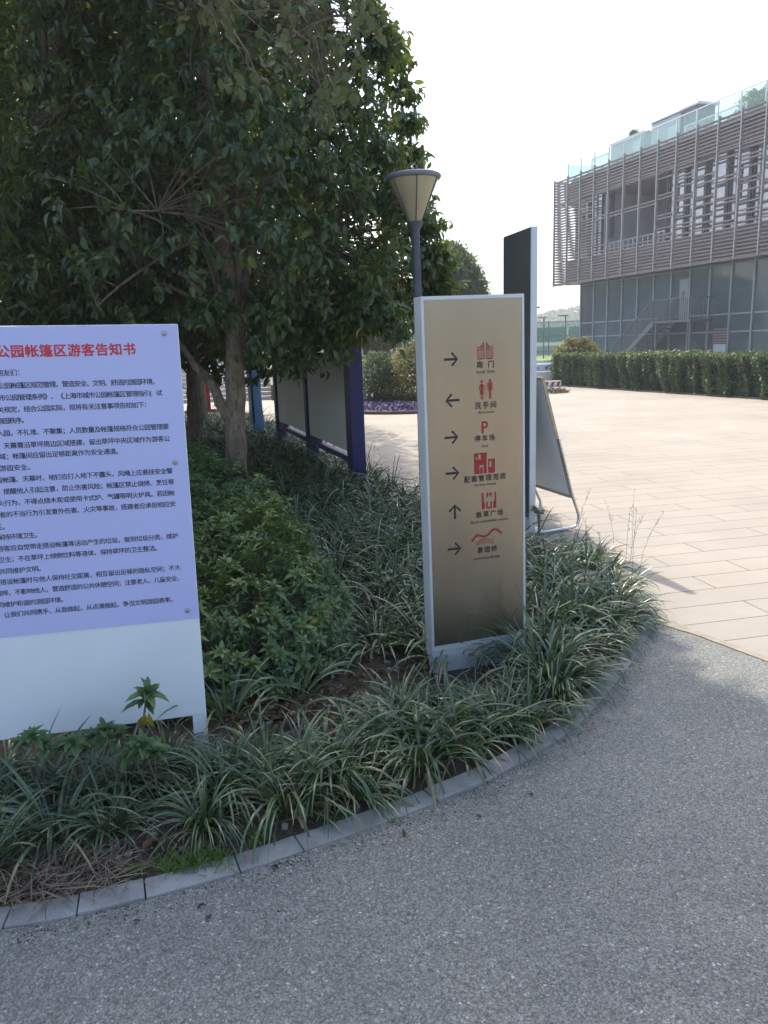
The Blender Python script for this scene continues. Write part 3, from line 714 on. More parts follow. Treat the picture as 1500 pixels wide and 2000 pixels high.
# ================================================================== NOTICE BOARD (left)
LB = P(390, 1470); eL = np.array([.9717, .2364]); plL = Plane(LB, eL); LEAN = .0155
def uvL(x, y):
    u, z = plL.uv(x, y); return u-LEAN*z, z
nb = empty('notice_board', (LB[0], LB[1], 0), math.atan2(eL[1], eL[0]), label='tall white metal board carrying a lavender Chinese notice with red heading', cat='notice board')
nb.rotation_euler = (0, LEAN, math.atan2(eL[1], eL[0]))
b = MB(); b.box((-1.03, 0, .159), (.0365, .045, 1.642)); b.build('board', M['white_board'], nb, bevel=.003)
for x in (-1.03, -.0165):
    b = MB(); b.box((x, .002, -.05), (x+.053, .043, .1575)); b.build('leg', M['white_board'], nb, bevel=.003)
b = MB(); b.box((-1.028, -.003, .556), (.0345, -.0004, 1.6405)); sheet = b.build('sheet', M['sheet'], nb)
H1, H2 = 620, 980
def c1(x, y): return x/3.571, 620+y/3.571
def c2(x, y): return x/3.571, 980+y/3.571
TXT = [("朋友们：", c1(50, 403), 1, c1(98, 402), 2),
 ("公园帐篷区规范管理，营造安全、文明、舒适的游园环境，", c1(18, 487), 0, c1(1085, 455), 25),
 ("市公园管理条例》、《上海市城市公园帐篷区管理指引(试", c1(20, 573), 0, c1(1110, 533), -1),
 ("关规定，结合公园实际，现将有关注意事项告知如下：", c1(8, 657), 0, c1(985, 618), -2),
 ("游园秩序。", c1(3, 742), 0, c1(133, 733), 3),
 ("入园，不扎堆、不聚集；人员数量及帐篷规格符合公园管理要", c1(5, 820), 0, c1(1157, 768), -1),
 ("、天幕需沿草坪周边区域搭建，留出草坪中央区域作为游客公", c1(5, 915), 0, c1(1165, 845), -1),
 ("域；帐篷间应留出足够距离作为安全通道。", c1(22, 985), 0, c1(788, 943), -2),
 ("意游园安全。", c1(25, 1070), 1, c1(170, 1060), 4),
 ("设帐篷、天幕时，地钉应打入地下不露头，风绳上应悬挂安全警", c1(0, 1150), 0, c1(1183, 1073), -1),
 ("提醒他人引起注意，防止伤害风险；帐篷区禁止烧烤、烹饪等", c1(50, 1230), 0, c1(1193, 1148), -1),
 ("火行为，不得点烧木炭或使用卡式炉、气罐等明火炉具。若因帐", c1(12, 1313), 0, c1(1198, 1225), -1),
 ("者的不当行为引发意外伤害、火灾等事故，搭建者应承担相应安", c2(22, 108), 0, c2(1205, 15), -1),
 ("任。", c2(-5, 195), 0, None, 0),
 ("保持环境卫生。", c2(5, 265), 0, c2(225, 248), 5),
 ("游客应自觉带走搭设帐篷等活动产生的垃圾，做到垃圾分类，维护", c2(8, 345), 0, c2(1222, 238), -1),
 ("卫生；不在草坪上倾倒饮料等液体，保持草坪的卫生整洁。", c2(15, 425), 0, c2(1060, 325), -2),
 ("共同维护文明。", c2(22, 503), 0, c2(248, 482), 5),
 ("搭设帐篷时与他人保持社交距离，相互留出足够的隐私空间；不大", c2(28, 578), 0, c2(1238, 458), -1),
 ("喧哗，不影响他人，营造舒适的公共休憩空间；注意老人、儿童安全，", c2(-3, 660), 0, c2(1215, 533), -2),
 ("同维护和谐的游园环境。", c2(10, 738), 0, c2(405, 695), -2),
 ("让我们共同携手，从我做起，从点滴做起，争当文明游园表率。", c2(55, 807), 0, c2(1168, 683), -2)]
tb = MB()
for s_, a, ia, bpx, ib in TXT:
    ua, za = uvL(*a); n_ = len(s_)
    if bpx is None: pitch, z_ = .0225, za
    else:
        ub, zb = uvL(*bpx); ib = ib % n_
        pitch = (ub-ua)/(ib-ia); z_ = (za+zb)/2
    cjk_line(tb, s_, ua-ia*pitch, pitch, z_, .0226, -.0036, .011)
tb.build('notice_text', M['black_ink'], sheet)
tb = MB(); ua, za = uvL(*c1(22, 250)); ub, zb = uvL(*c1(903, 232)); pt = (ub-ua)/9
cjk_line(tb, "公园帐篷区游客告知书", ua, pt, (za+zb)/2, pt*.98, -.0036, .028)
tb.build('notice_heading', M['red_ink'], sheet)
for x, y in [(321, 651), (342, 903), (366, 1192)]:
    u, z = uvL(x, y); b = MB(); b.lathe([(0, 0), (.0085, 0), (.009, .0012), (.008, .0045), (.003, .006), (0, .006)], 20)
    o = b.build('screw', M['screw'], nb, smooth=True); o.location = (u, -.003, z); o.rotation_euler = (math.radians(90), 0, 0)

# ================================================================== WAYFINDING SIGN (brass)
GA = P(840, 1322); GB = P(1020, 1292); eG = (GB-GA)[:2]/np.linalg.norm((GB-GA)[:2]); plG = Plane(GA, eG); GL = -.011
def uvG(x, y):
    u, z = plG.uv(x, y); return u-GL*z, z
ws = empty('wayfinding_sign', (GA[0], GA[1], 0), label='slim silver sign post with a brass face of arrows, red pictograms and Chinese place names', cat='direction sign')
ws.rotation_euler = (0, GL, math.atan2(eG[1], eG[0]))
X0, X1, D1 = .0145, .5015, .088
b = MB(); b.box((X0, 0, .122), (X1, D1, 1.739)); body = b.build('body', M['silver'], ws, bevel=.0025)
# skirt: a curved foot that draws in towards the ground
pr = [(.1215, .002), (.1, .004), (.075, .009), (.05, .016), (.025, .021), (-.05, .023)]
v = []; f = []
for z, ins in pr: v += [(X0+ins*.5, ins, z), (X1-ins*.9, ins, z), (X1-ins*.9, D1-ins, z), (X0+ins*.5, D1-ins, z)]
for i in range(len(pr)-1):
    for j in range(4): f.append((i*4+j, (i+1)*4+j, (i+1)*4+(j+1) % 4, i*4+(j+1) % 4))
f += [(0, 1, 2, 3)]
b = MB(); b.add(v, f); b.build('plinth', M['silver_dark'], ws, smooth=True, angle=50)
fr = MB(); fw = .0115
for a_, c_ in [((X0+.0005, -.004, .1225), (X1-.0005, -.0005, .149)), ((X0+.0005, -.004, 1.7235), (X1-.0005, -.0005, 1.7385)), ((X0+.0005, -.004, .1492), (X0+fw, -.0005, 1.7233)), ((X1-fw, -.004, .1492), (X1-.0005, -.0005, 1.7233))]:
    fr.box(a_, c_)
fr.build('frame', M['silver'], ws)
b = MB(); b.box((X0+fw+.0004, -.0022, .1494), (X1-fw-.0004, -.0006, 1.7231)); face = b.build('face_panel', M['brass'], ws)
YF = -.0027
def c3(x, y): return 800+x*.17333, 560+y*.17333
def c4(x, y): return 800+x/4.346, 880+y/4.346
def arrow(mb, u, z, L, ang):
    t = L*.16; h = L*.47
    pts = [(-.5*L, t/2), (.5*L-t*1.15, t/2), (.5*L-t*1.15-(h-t*1.0)*.86, h-.02*L), (.5*L-(h-.03*L)*.86+t*.35-t*.9, h+t*.55), (.5*L, 0)]
    poly = [(-.5*L, -t/2), (.29*L, -t/2), (-.02*L+.0, -.36*L), (.1*L, -.46*L), (.5*L, 0), (.1*L, .46*L), (-.02*L, .36*L), (.29*L, t/2), (-.5*L, t/2)]
    c, s = math.cos(ang), math.sin(ang)
    v = [(u+x*c-y*s, YF, z+x*s+y*c) for x, y in poly]
    mb.add(v, [(0, 1, 7, 8), (1, 2, 3, 4), (1, 4, 7), (4, 5, 6, 7)])
ar = MB()
rows = [(c3(465, 822), 0), (c3(480, 1285), math.pi), (c3(470, 1702), 0), (c4(362, 195), 0), (c4(383, 522), math.pi/2), (c4(380, 836), 0)]
for (x, y), a_ in rows:
    ar = MB(); u, z = uvG(x, y); arrow(ar, u, z, .0675, a_); ar.build('arrow', M['ink'], face)
ZH = [("南门", c3(788, 888), c3(915, 882), .0325), ("洗手间", c3(768, 1350), c3(942, 1337), .033), ("停车场", c3(765, 1720), c3(925, 1708), .031),
      ("配套管理用房", c4(486, 252), c4(790, 222), .0315), ("嵌草广场", c4(587, 552), c4(768, 530), .031), ("景观桥", c4(598, 851), c4(715, 836), .031)]
EN = [("South Gate", c3(852, 963), 35), ("Washroom", c3(858, 1420), 31.5), ("Park", c3(848, 1800), 12.5), ("Service Room", c4(640, 291), 41), ("Grass embedded square", c4(676, 598), 72), ("Landscape Bridge", c4(656, 910), 49)]
for (s_, a, bb, h), (t_, ea, wpx) in zip(ZH, EN):
    zt = MB(); ua, za = uvG(*a); ub, zb = uvG(*bb); pt = (ub-ua)/(len(s_)-1); cjk_line(zt, s_, ua, pt, (za+zb)/2, h, YF, .026)
    u, z = uvG(*ea); u2, _ = uvG(ea[0]+wpx, ea[1]); latin(zt, t_, u, z, u2-u, YF, .02)
    zt.build('place_name', M['ink'], face)
ic = MB(); ic2 = MB()
def local(cx, cy_, wpx):
    u, z = uvG(cx, cy_); u2, _ = uvG(cx+wpx, cy_); return u, z, u2-u
def poly(mb, u, z, k, pts, y=YF):
    mb.add([(u+x*k, y, z+yy*k) for x, yy in pts], [tuple(range(len(pts)))])
def rect(mb, u, z, k, x0, y0, x1, y1, y=YF): poly(mb, u, z, k, [(x0, y0), (x1, y0), (x1, y1), (x0, y1)], y)
# gate: two leaves with stepped tops and fine bars
u, z, k = local(*c3(848, 722), 32)
for sgn in (-1, 1):
    top = [(.05, .48), (.13, .36), (.2, .27), (.3, .2), (.4, .17), (.49, .18)]
    for i in range(5):
        (xa, ya), (xb, yb) = top[i], top[i+1]
        poly(ic, u, z, k, [(sgn*xa, ya-.06), (sgn*xb, yb-.05), (sgn*xb, yb), (sgn*xa, ya)][::sgn])
    for i, (xa, h) in enumerate([(.05, .48), (.1, .38), (.15, .32), (.2, .27), (.25, .22)]):
        rect(ic, u, z, k, *( (sgn*xa, .07, sgn*(xa+.03), h-.06) if sgn > 0 else (sgn*(xa+.03), .07, sgn*xa, h-.06) ))
    a_, b_ = (.04, .49) if sgn > 0 else (-.49, -.04)
    rect(ic, u, z, k, a_, -.5, b_, -.44); rect(ic, u, z, k, a_, .02, b_, .065)
    for xx in (a_, b_-.025): rect(ic, u, z, k, xx, -.438, xx+.025, .018)
    ext = .49 if sgn > 0 else -.49
    rect(ic, u, z, k, ext-.012, .19, ext+.012, .3)
    for j in range(9):
        xx = a_+.045+j*.0435; rect(ic2, u, z, k, xx, -.436, xx+.024, .016)
ic.build('gate_pictogram', M['sign_red'], face); ic2.build('gate_bars', M['sign_red_light'], face); ic = MB()
# washroom
u, z, k = local(*c3(857, 1170), 34.5)
def disc(mb, u, z, k, x, y, r): poly(mb, u, z, k, [(x+r*math.cos(t*math.pi/10), y+r*math.sin(t*math.pi/10)) for t in range(20)])
disc(ic, u, z, k, -.23, .42, .075); disc(ic, u, z, k, .235, .46, .075)
rect(ic, u, z, k, -.006, -.48, .01, .44)
poly(ic, u, z, k, [(-.3, .31), (-.16, .31), (-.155, .1), (-.1, -.22), (-.36, -.22), (-.3, .1)])
poly(ic, u, z, k, [(-.31, .31), (-.31, .2), (-.37, -.02), (-.4, 0), (-.36, .24)]); poly(ic, u, z, k, [(-.15, .2), (-.15, .31), (-.1, .24), (-.06, 0), (-.09, -.02)])
rect(ic, u, z, k, -.285, -.49, -.24, -.225); rect(ic, u, z, k, -.215, -.49, -.17, -.225)
rect(ic, u, z, k, .165, -.05, .305, .35); rect(ic, u, z, k, .095, -.04, .145, .33); rect(ic, u, z, k, .325, -.04, .375, .33)
rect(ic, u, z, k, .1, .332, .37, .37, YF-.0002)
rect(ic, u, z, k, .165, -.47, .225, -.054); rect(ic, u, z, k, .245, -.47, .305, -.054)
ic.build('washroom_pictogram', M['sign_red'], face); ic = MB()
# P
u, z, k = local(*c3(842, 1592), 22)
rect(ic, u, z, k, -.27, -.5, -.09, .5)
arc = [(.02+.29*math.cos(t), .2+.3*math.sin(t)) for t in np.linspace(-math.pi/2, math.pi/2, 14)]; arci = [(.02+.12*math.cos(t), .2+.135*math.sin(t)) for t in np.linspace(-math.pi/2, math.pi/2, 14)]
for i in range(13): poly(ic, u, z, k, [arci[i], arc[i], arc[i+1], arci[i+1]])
rect(ic, u, z, k, -.088, -.1, .02, .065); rect(ic, u, z, k, -.088, .335, .02, .5)
ic.build('parking_letter', M['sign_red'], face); ic = MB()
# service room: two blocks with window and door openings left as brass
u, z, k = local(*c4(635, 118), 40.3)
for r_ in [(-.5, .22, -.41, .43), (-.335, .22, -.29, .43), (-.18, .22, .1, .43), (-.5, -.05, .1, .218), (-.5, -.43, -.25, -.052), (-.225, -.43, -.09, -.14), (-.055, -.43, .1, -.052), (-.41, .33, -.335, .43)]:
    rect(ic, u, z, k, *r_)
rect(ic, u, z, k, -.5, .4302, .12, .5)
for r_ in [(.17, -.43, .5, -.16), (.17, -.158, .23, .1), (.33, -.158, .5, .1), (.17, .102, .5, .2)]: rect(ic, u, z, k, *r_)
ic.build('building_pictogram', M['sign_red'], face); ic = MB()
# grass square
u, z, k = local(*c4(672, 428), 28.)
for r_ in [(-.5, -.52, -.29, -.1), (-.5, -.098, -.37, .52), (.29, -.52, .5, -.1), (.39, -.098, .5, .52), (-.2, -.52, .2, -.42), (-.2, -.418, -.09, -.08), (.1, -.418, .2, -.08), (-.1, .3, -.03, .52), (.04, .3, .11, .52), (-.16, .2, -.09, .5), (.12, .2, .19, .5)]: rect(ic, u, z, k, *r_)
ic.build('lawn_pictogram', M['sign_red'], face); ic = MB()
# bridge: a thick wave over three thin ones
u, z, k = local(*c4(652, 735), 57.5)
def ribbon(mb, pts, w):
    for i in range(len(pts)-1):
        a, b_ = np.array(pts[i]), np.array(pts[i+1])
        def nn_(j):
            q = np.array(pts[min(j+1, len(pts)-1)])-np.array(pts[max(j-1, 0)]); q = q/np.linalg.norm(q); return np.array([-q[1], q[0]])*w/2
        poly(mb, u, z, k, [tuple(a-nn_(i)), tuple(b_-nn_(i+1)), tuple(b_+nn_(i+1)), tuple(a+nn_(i))])
xs = np.linspace(-.5, .5, 40)
def wave(x): return np.interp(x, [-.5, -.4, -.3, -.2, -.08, .05, .2, .32, .42, .5], [-.13, .03, .08, .05, -.0, .05, .2, .21, .13, .03])
ws_y = [wave(x) for x in xs]; ws_y = np.convolve(np.r_[ws_y[0], ws_y[0], ws_y, ws_y[-1], ws_y[-1]], np.ones(5)/5, 'valid')
ribbon(ic, list(zip(xs, ws_y)), .07)
for j, dy in enumerate((-.1, -.155, -.21)):
    xx = np.linspace(-.34, .24, 24); ribbon(ic, [(x, dy+.045*math.sin((x+.28)*8.5)+.1*(x+.05)) for x in xx], .022)
ic.build('bridge_pictogram', M['sign_red'], face)

# ================================================================== STREET LAMPS
def street_lamp(x, y, label, s=1.):
    r = empty('street_lamp', (x, y, 0), label=label, cat='street lamp', group='conical street lamps of the plaza'); r.scale = (s, s, s)
    b = MB(); b.lathe([(.075, -.05), (.075, .02), (.046, .03), (.043, .9), (.0385, 2.5), (.0385, 2.53)], 28); b.build('pole', M['pole_grey'], r, smooth=True)
    b = MB(); b.lathe([(.0415, 2.48), (.043, 2.485), (.043, 2.5), (.04, 2.505), (.04, 2.54), (.07, 2.6), (.074, 2.605), (.074, 2.615), (.0, 2.615)], 28); b.build('collar', M['pole_grey'], r, smooth=True)
    b = MB(); b.lathe([(.062, 2.616), (.0665, 2.62), (.225, 2.945), (.218, 2.945), (.06, 2.625)], 40); sh = b.build('lamp_shade', M['shade_glass'], r, smooth=True)
    for k in range(6):
        a = k*math.pi/3+.62; b = MB(); b.tube([(.069*math.cos(a), .069*math.sin(a), 2.617), (.23*math.cos(a), .23*math.sin(a), 2.948)], .0048, 6); b.build('rib', M['pole_grey'], sh, smooth=True)
    b = MB(); b.lathe([(.0, 2.946), (.226, 2.946), (.247, 2.95), (.256, 2.965), (.252, 2.98), (.225, 2.992), (.1, 3.004), (0, 3.008)], 48); b.build('cap', M['rim_grey'], r, smooth=True)
    return r
lp_ = Q(809, 440, 7.2)
lq_ = Q(815.4, 575, 6.6)
lamp1 = street_lamp(lq_[0]+.011*lq_[2], 6.6, 'grey street lamp with a cream funnel shade rising behind the brass sign', .958)
lamp1.rotation_euler = (0, -.011, 0); lamp1.scale = (.875, .875, .958)
l2 = P(422, 793)
street_lamp(l2[0], l2[1], 'distant street lamp in front of the stone stairs, its head in the leaves', 1.08)

# ================================================================== TALL DARK SIGN BEHIND
T0 = P(1033.5, 1040); tw_ = np.array([-.21, .978])
to = empty('pylon_sign', (T0[0], T0[1], 0), math.atan2(tw_[1], tw_[0]), label='tall blank pylon with a charcoal face and pale silver edges behind the brass sign', cat='sign')
b = MB(); b.box((0, -.054, -.05), (.56, 0, 2.372)); b.build('body', M['silver'], to, bevel=.003)
b = MB(); b.box((.008, .0003, .12), (.5575, .006, 2.364)); b.build('face_panel', M['charcoal'], to, bevel=.001)
b = MB(); b.box((-.03, -.12, -.02), (.59, .05, .012)); b.build('base_plate', M['silver'], to, bevel=.002)

# ================================================================== POSTER STAND
ed = np.array([-.309, .951, 0])
Tn = P(1060.5, 740, 1.235); Bn = Q(1116, 970, Tn[1]-.06)
ps = empty('poster_stand', (Bn[0], Bn[1], 0), label='folding poster stand seen from its grey back with a curved steel tube foot', cat='poster stand')
org = np.array([Bn[0], Bn[1], 0]); Wd = .62
tn, bn = Tn-org, Bn-org; tf, bf = tn+ed*Wd, bn+ed*Wd
nrm = np.cross(ed, tn-bn); nrm /= np.linalg.norm(nrm)
def slab(mb, quad, th):
    q = [np.array(p) for p in quad]; mb.add([p+nrm*th/2 for p in q]+[p-nrm*th/2 for p in q], [(0, 1, 2, 3), (7, 6, 5, 4), (0, 4, 5, 1), (1, 5, 6, 2), (2, 6, 7, 3), (3, 7, 4, 0)])
b = MB(); up = (tn-bn)/np.linalg.norm(tn-bn); ins = .012
slab(b, [bn+ed*ins+up*ins, bf-ed*ins+up*ins, tf-ed*ins-up*ins, tn+ed*ins-up*ins], .012); b.build('panel', M['grey_panel'], ps)
b = MB()
for p, q in [(bn, bf), (tn, tf)]: b.bar(p, q, .024, .024)
for p, q in [(bn, tn), (bf, tf)]: b.bar(np.array(p)+up*.0125, np.array(q)-up*.0125, .024, .024)
b.build('frame', M['gold_frame'], ps, bevel=.002)
bend = P(1130, 1005, .12)-org; f0 = P(1108, 1032, .018)-org; f1 = P(1040, 1043, .018)-org
for off, nm in ((0, 'foot_tube'), (1, 'foot_tube')):
    o_ = ed*(Wd if off else 0); mid0 = bn+(tn-bn)*.5
    out = -ed*.02 if not off else ed*.02
    pts = [mid0+out, bn+(tn-bn)*.02+out+np.array((.0, 0, 0))]
    c1_, c2_ = pts[-1], f0
    pts += [c1_*.5+bend*.5, bend]
    for t in np.linspace(.15, 1, 8):
        ctrl = np.array([bend[0]+.012, bend[1]+.0, .018]); pts.append((1-t)**2*bend+2*t*(1-t)*ctrl+t*t*(f0*.7+ctrl*.3))
    pts += [f0, f1]
    b = MB(); b.tube([p+o_ for p in pts], .0125, 12); b.build(nm, M['tube'], ps, smooth=True)
# rosette of an ornamental cabbage lying by the pylon
cb = P(1052, 1046); n = 16
ang = rng.uniform(0, 6.28, n); el = rng.uniform(.1, 1.1, n)
D = np.stack([np.cos(ang)*np.cos(el), np.sin(ang)*np.cos(el), np.sin(el)], 1); Nn = np.stack([-np.cos(ang)*np.sin(el), -np.sin(ang)*np.sin(el), np.cos(el)], 1)
Lc = rng.uniform(.06, .1, n); V, Fq = leaves(np.tile(np.array([[0, 0, .02]]), (n, 1)), D, Nn, Lc, Lc*.7, ROUND)
V[:, 2] += .012*np.sin(V[:, 0]*160)*np.cos(V[:, 1]*140)
cab = np_mesh('ornamental_cabbage', V, Fq, M['cabbage'], tint=np.repeat(rng.uniform(0, 1, n), len(ROUND[0]))); cab.location = (cb[0], cb[1], .15)
tag(cab, label='pale green ornamental cabbage at the foot of the pylon', cat='plant')
b = MB(); b.tube([(0, 0, -.15), (.004, .002, -.05), (0, 0, .02)], [.012, .01, .014], 8); b.build('stem', M['twig'], cab, smooth=True)

# ================================================================== NAVY DISPLAY BOARD
B0 = P(689.5, 913, .25)[:2]; eB = np.array([-.309, .951])
bb = empty('display_board', (B0[0], B0[1], 0), math.atan2(eB[1], eB[0]), label='navy framed display board with two blank grey back panels under the tree', cat='display board')
PT = 1.83
b = MB(); b.box((0, -.15, -.05), (.215, 0, PT)); b.build('post', M['navy'], bb, bevel=.004)
b = MB(); b.box((2.17, -.15, -.05), (2.29, .0, PT)); b.build('post', M['navy'], bb, bevel=.004)
b = MB(); b.box((4.36, -.15, -.05), (4.52, .0, PT)); b.build('post', M['navy'], bb, bevel=.004)
for u0, u1 in ((.217, 2.168), (2.292, 4.358)):
    b = MB(); b.box((u0+.02, -.08, .392), (u1-.02, -.03, 1.462)); b.build('back_panel', M['board_grey'], bb)
    b = MB(); b.box((u0, -.1, .382), (u0+.0195, -.01, 1.47)); b.build('edge_strip', M['navy'], bb); b = MB(); b.box((u1-.0195, -.1, .382), (u1, -.01, 1.47)); b.build('edge_strip', M['navy'], bb)
    b = MB(); b.box((u0, -.11, 1.505), (u1, -.01, 1.655)); b.build('header_panel', M['board_brown'], bb)
    b = MB(); b.box((u0, -.1, .275), (u1, -.02, .335)); b.build('bottom_rail', M['navy'], bb)
    b = MB(); b.box((u1-.46, -.09, .3355), (u1-.021, -.025, .3915)); b.build('spacer_block', M['navy'], bb)

# pale blue curved sign and red panel farther along the bed
lb = P(500, 835, .2); lbr = empty('curved_sign', (lb[0], lb[1], 0), math.radians(105), label='pale blue sign slab with a bowed edge beside the tree trunk', cat='sign')
prof = [(-.05, .0), (.4, .02), (.8, .035), (1.2, .02), (1.6, -.02), (2.0, -.1)]
v = []; f = []
for z, o_ in prof: v += [(0, -.16+o_, z), (0, .0+o_*.4, z), (.5, .0+o_*.4, z), (.5, -.16+o_, z)]
for i in range(len(prof)-1):
    for j in range(4): f.append((i*4+j, i*4+(j+1) % 4, (i+1)*4+(j+1) % 4, (i+1)*4+j))
f.append((20, 21, 22, 23))
b = MB(); b.add(v, [tuple(reversed(q)) for q in f]); b.build('slab', M['sky_blue'], lbr)
b = MB(); b.box((.02, .032, .25), (.5, .05, 1.75)); b.build('face_panel', M['steel_blue'], lbr)
b = MB(); b.box((.05, .051, 1.2), (.45, .058, 1.42)); b.build('label_plate', M['unit_grey'], lbr)
rb = P(402, 798, .25); rr = empty('red_panel', (rb[0], rb[1], 0), math.radians(115), label='bright red upright panel with gilt edging behind the trunks', cat='sign')
b = MB(); b.box((0, -.12, -.05), (1.1, 0, 2.3)); b.build('board', M['red_paint'], rr, bevel=.01)
b = MB(); b.box((.12, .001, .3), (1., .02, 2.1)); b.build('face_panel', plain('deep_red', (.3, .015, .015), .5), rr)
for x in (.1, .55, 1.):
    b = MB(); b.box((x, .021, .28), (x+.04, .04, 2.12)); b.build('gilt_strip', M['gold_trim'], rr)

# ================================================================== BUILDING
A0 = np.array([10.962, 49.336]); eA = np.array([.309, -.951]); nA = np.array([.951, .309])
bl = empty('office_building', (A0[0], A0[1], 0), math.atan2(eA[1], eA[0]), label='two storey pavilion building screened in mauve louvres above a glass ground floor', cat='building')
UE = 30.06; BAY = 1.365; ZB, ZT = 4.66, 10.68
def bu(x, y, dep):
    return Plane(A0+nA*dep, eA).uv(x, y)
# core volumes
b = MB(); b.box((.5, .62, 4.72), (UE, 13, 6.02)); b.box((.5, .62, 9.28), (UE, 13, 10.4)); b.box((9.68, .62, 6.021), (UE, 13, 6.04)); b.build('wall', M['clad'], bl)
b = MB(); b.box((1.4, .3, 4.66), (UE, 13, 4.715)); b.build('soffit', M['dark_frame'], bl)
b = MB(); b.box((1.3, .35, 10.402), (UE, 13, 10.5)); b.build('roof', M['roof'], bl)
b = MB(); b.box((4.2, 4.2, 6.03), (9.66, 4.4, 9.27)); b.box((4.2, .7, 6.03), (4.32, 4.19, 9.27)); b.box((1.44, .75, 6.03), (4.19, .9, 9.27)); b.box((4.33, .64, 6.021), (9.6, 4.19, 6.06)); b.build('loggia_wall', M['void_wall'], bl)
b = MB(); b.box((4.33, .9, 6.9), (4.6, 1.1, 9.27)); b.box((7.6, 3.9, 8.3), (9.6, 4.19, 8.55)); b.box((8.2, 4.1, 6.06), (9.5, 4.18, 8.1)); b.build('loggia_frame', M['dark_frame'], bl)
b = MB()
for u in (6.9, 7.9, 8.75): b.box((u, 3.2, 8.5), (u+.75, 3.55, 9.05))
b.build('air_conditioner', M['unit_grey'], bl)
b = MB(); b.box((4.34, .66, 6.06), (9.6, .7, 6.1)); b.box((4.34, .66, 6.56), (9.6, .7, 6.6))
for k in range(13): b.box((4.4+k*.42, .665, 6.101), (4.44+k*.42, .695, 6.559))
b.build('loggia_railing', M['white_paint'], bl)
# upper windows
posts_u = [.0]+[.09+BAY*k for k in range(1, 23)]
for k in range(1, 22):
    u0, u1 = posts_u[k], posts_u[k+1]
    if 4.0 < u0 < 9.6: continue
    r = random.Random(k)
    fm = MB(); z0, z1 = 6.045, 9.275
    fm.box((u0+.03, .56, z0), (u0+.1, .66, z1)); fm.box((u0+.17, .5, z0), (u0+.2, .64, z1)); fm.box((u0+.28, .52, z0), (u0+.33, .66, z1)); fm.box((u1-.05, .56, z0), (u1+.028, .66, z1))
    tzs = [7.2, 8.55] if k % 3 else [6.9, 7.9]
    for z in tzs: fm.box((u0+.331, .56, z), (u1-.051, .64, z+.07))
    if k % 3 == 1: fm.box((u0+.86, .56, tzs[0]+.071), (u0+.93, .64, tzs[1]-.001))
    fm.box((u0+.16, .48, 6.2), (u0+.4, .499, 6.38))
    w = fm.build('window', M['dark_frame'], bl)
    p = MB(); p.box((u0+.101, .6, z0+.002), (u0+.169, .62, z1-.002)); p.box((u0+.201, .6, z0+.002), (u0+.279, .62, z1-.002)); p.box((u0+.331, .6, z0+.002), (u1-.051, .62, z1-.002)); p.build('pane', M['window_glass'], w)
# louvres: one screen per bay
Zbot = np.arange(ZB+.02, 6.05, .155); Ztop = np.arange(9.3, ZT, .155); Zmid = np.arange(6.1, 9.28, .155)
def slat(mb, u0, u1, z): mb.box((u0, .0, z), (u1, .12, z+(.085 if u0 < .5 else .06)))
for k in range(0, 22):
    u0, u1 = posts_u[k]+.032, posts_u[k+1]-.032
    r = random.Random(k*3+1); mb = MB()
    for z in Zbot: slat(mb, u0, u1, z)
    mb.build('louvre', M['slat'], bl); mb = MB()
    for z in Ztop: slat(mb, u0, u1, z)
    mb.build('louvre', M['slat'], bl); mb = MB()
    if k < 3 or (k == 2):
        for z in Zmid:
            if k < 2 or r.random() < .8: slat(mb, u0, u1, z)
    elif 4.0 < u0 < 9.5:
        for z in Zmid[[0, 2, 11, 12, -1]]: slat(mb, u0, u1, z)
        if k == 3:
            for z in Zmid: mb.box((u0-.03, .01, z), (u0+.3, .11, z+.055)) if False else None
    else:
        pat = {0: [0, 2, 4, 7, 9, 13, 15, 19], 1: [0, 1, 3, 6, 7, 12, 13, 18, 20], 2: [0, 2, 3, 5, 8, 10, 11, 14, 16, 17, 19, 20]}[k % 3]
        for i in pat:
            if i < len(Zmid): slat(mb, u0, u1, Zmid[i])
    mb.build('louvre', M['slat'], bl)
b = MB()
for z in list(Zbot)+list(Zmid)+list(Ztop): b.box((.0, .13, z), (.1, 1.9, z+.06))
b.build('louvre', M['slat'], bl)
for k in range(0, 23):
    b = MB(); u = posts_u[k]; b.box((u-.03, -.05, ZB-.03), (u+.03, .07, ZT+.05)); b.box((u-.02, .071, ZB), (u+.02, .6, ZB+.05)); b.box((u-.02, .071, ZT-.05), (u+.02, .6, ZT)); b.build('post', M['post'], bl)
b = MB(); b.box((.031, -.02, ZB-.05), (UE, .05, ZB-.0)); b.build('bottom_rail', M['slat'], bl)
b = MB(); b.box((0, 1.901, ZB-.03), (.06, 1.96, ZT+.05)); b.build('post', M['post'], bl)
# balustrade
bz0, bz1 = 10.55, 11.5; bs = .4
rail = MB(); rail.box((.86, bs-.025, bz1), (UE, bs+.025, bz1+.045)); rl = rail.build('balustrade', M['silver_dark'], bl)
u = .86; k = 0
while u < UE-1.5:
    b = MB(); b.box((u-.02, bs-.03, 10.4), (u+.02, bs+.03, bz1-.001)); b.build('baluster', M['white_paint'], rl)
    b = MB(); b.box((u+.03, bs-.008, bz0), (u+1.34, bs+.008, bz1-.04)); b.build('glass_panel', M['rail_glass'], rl)
    u += 1.37; k += 1
b = MB(); b.box((.85, bs+.04, bz0+.02), (.866, bs+6, bz1-.04)); b.build('glass_panel', M['rail_glass'], rl)
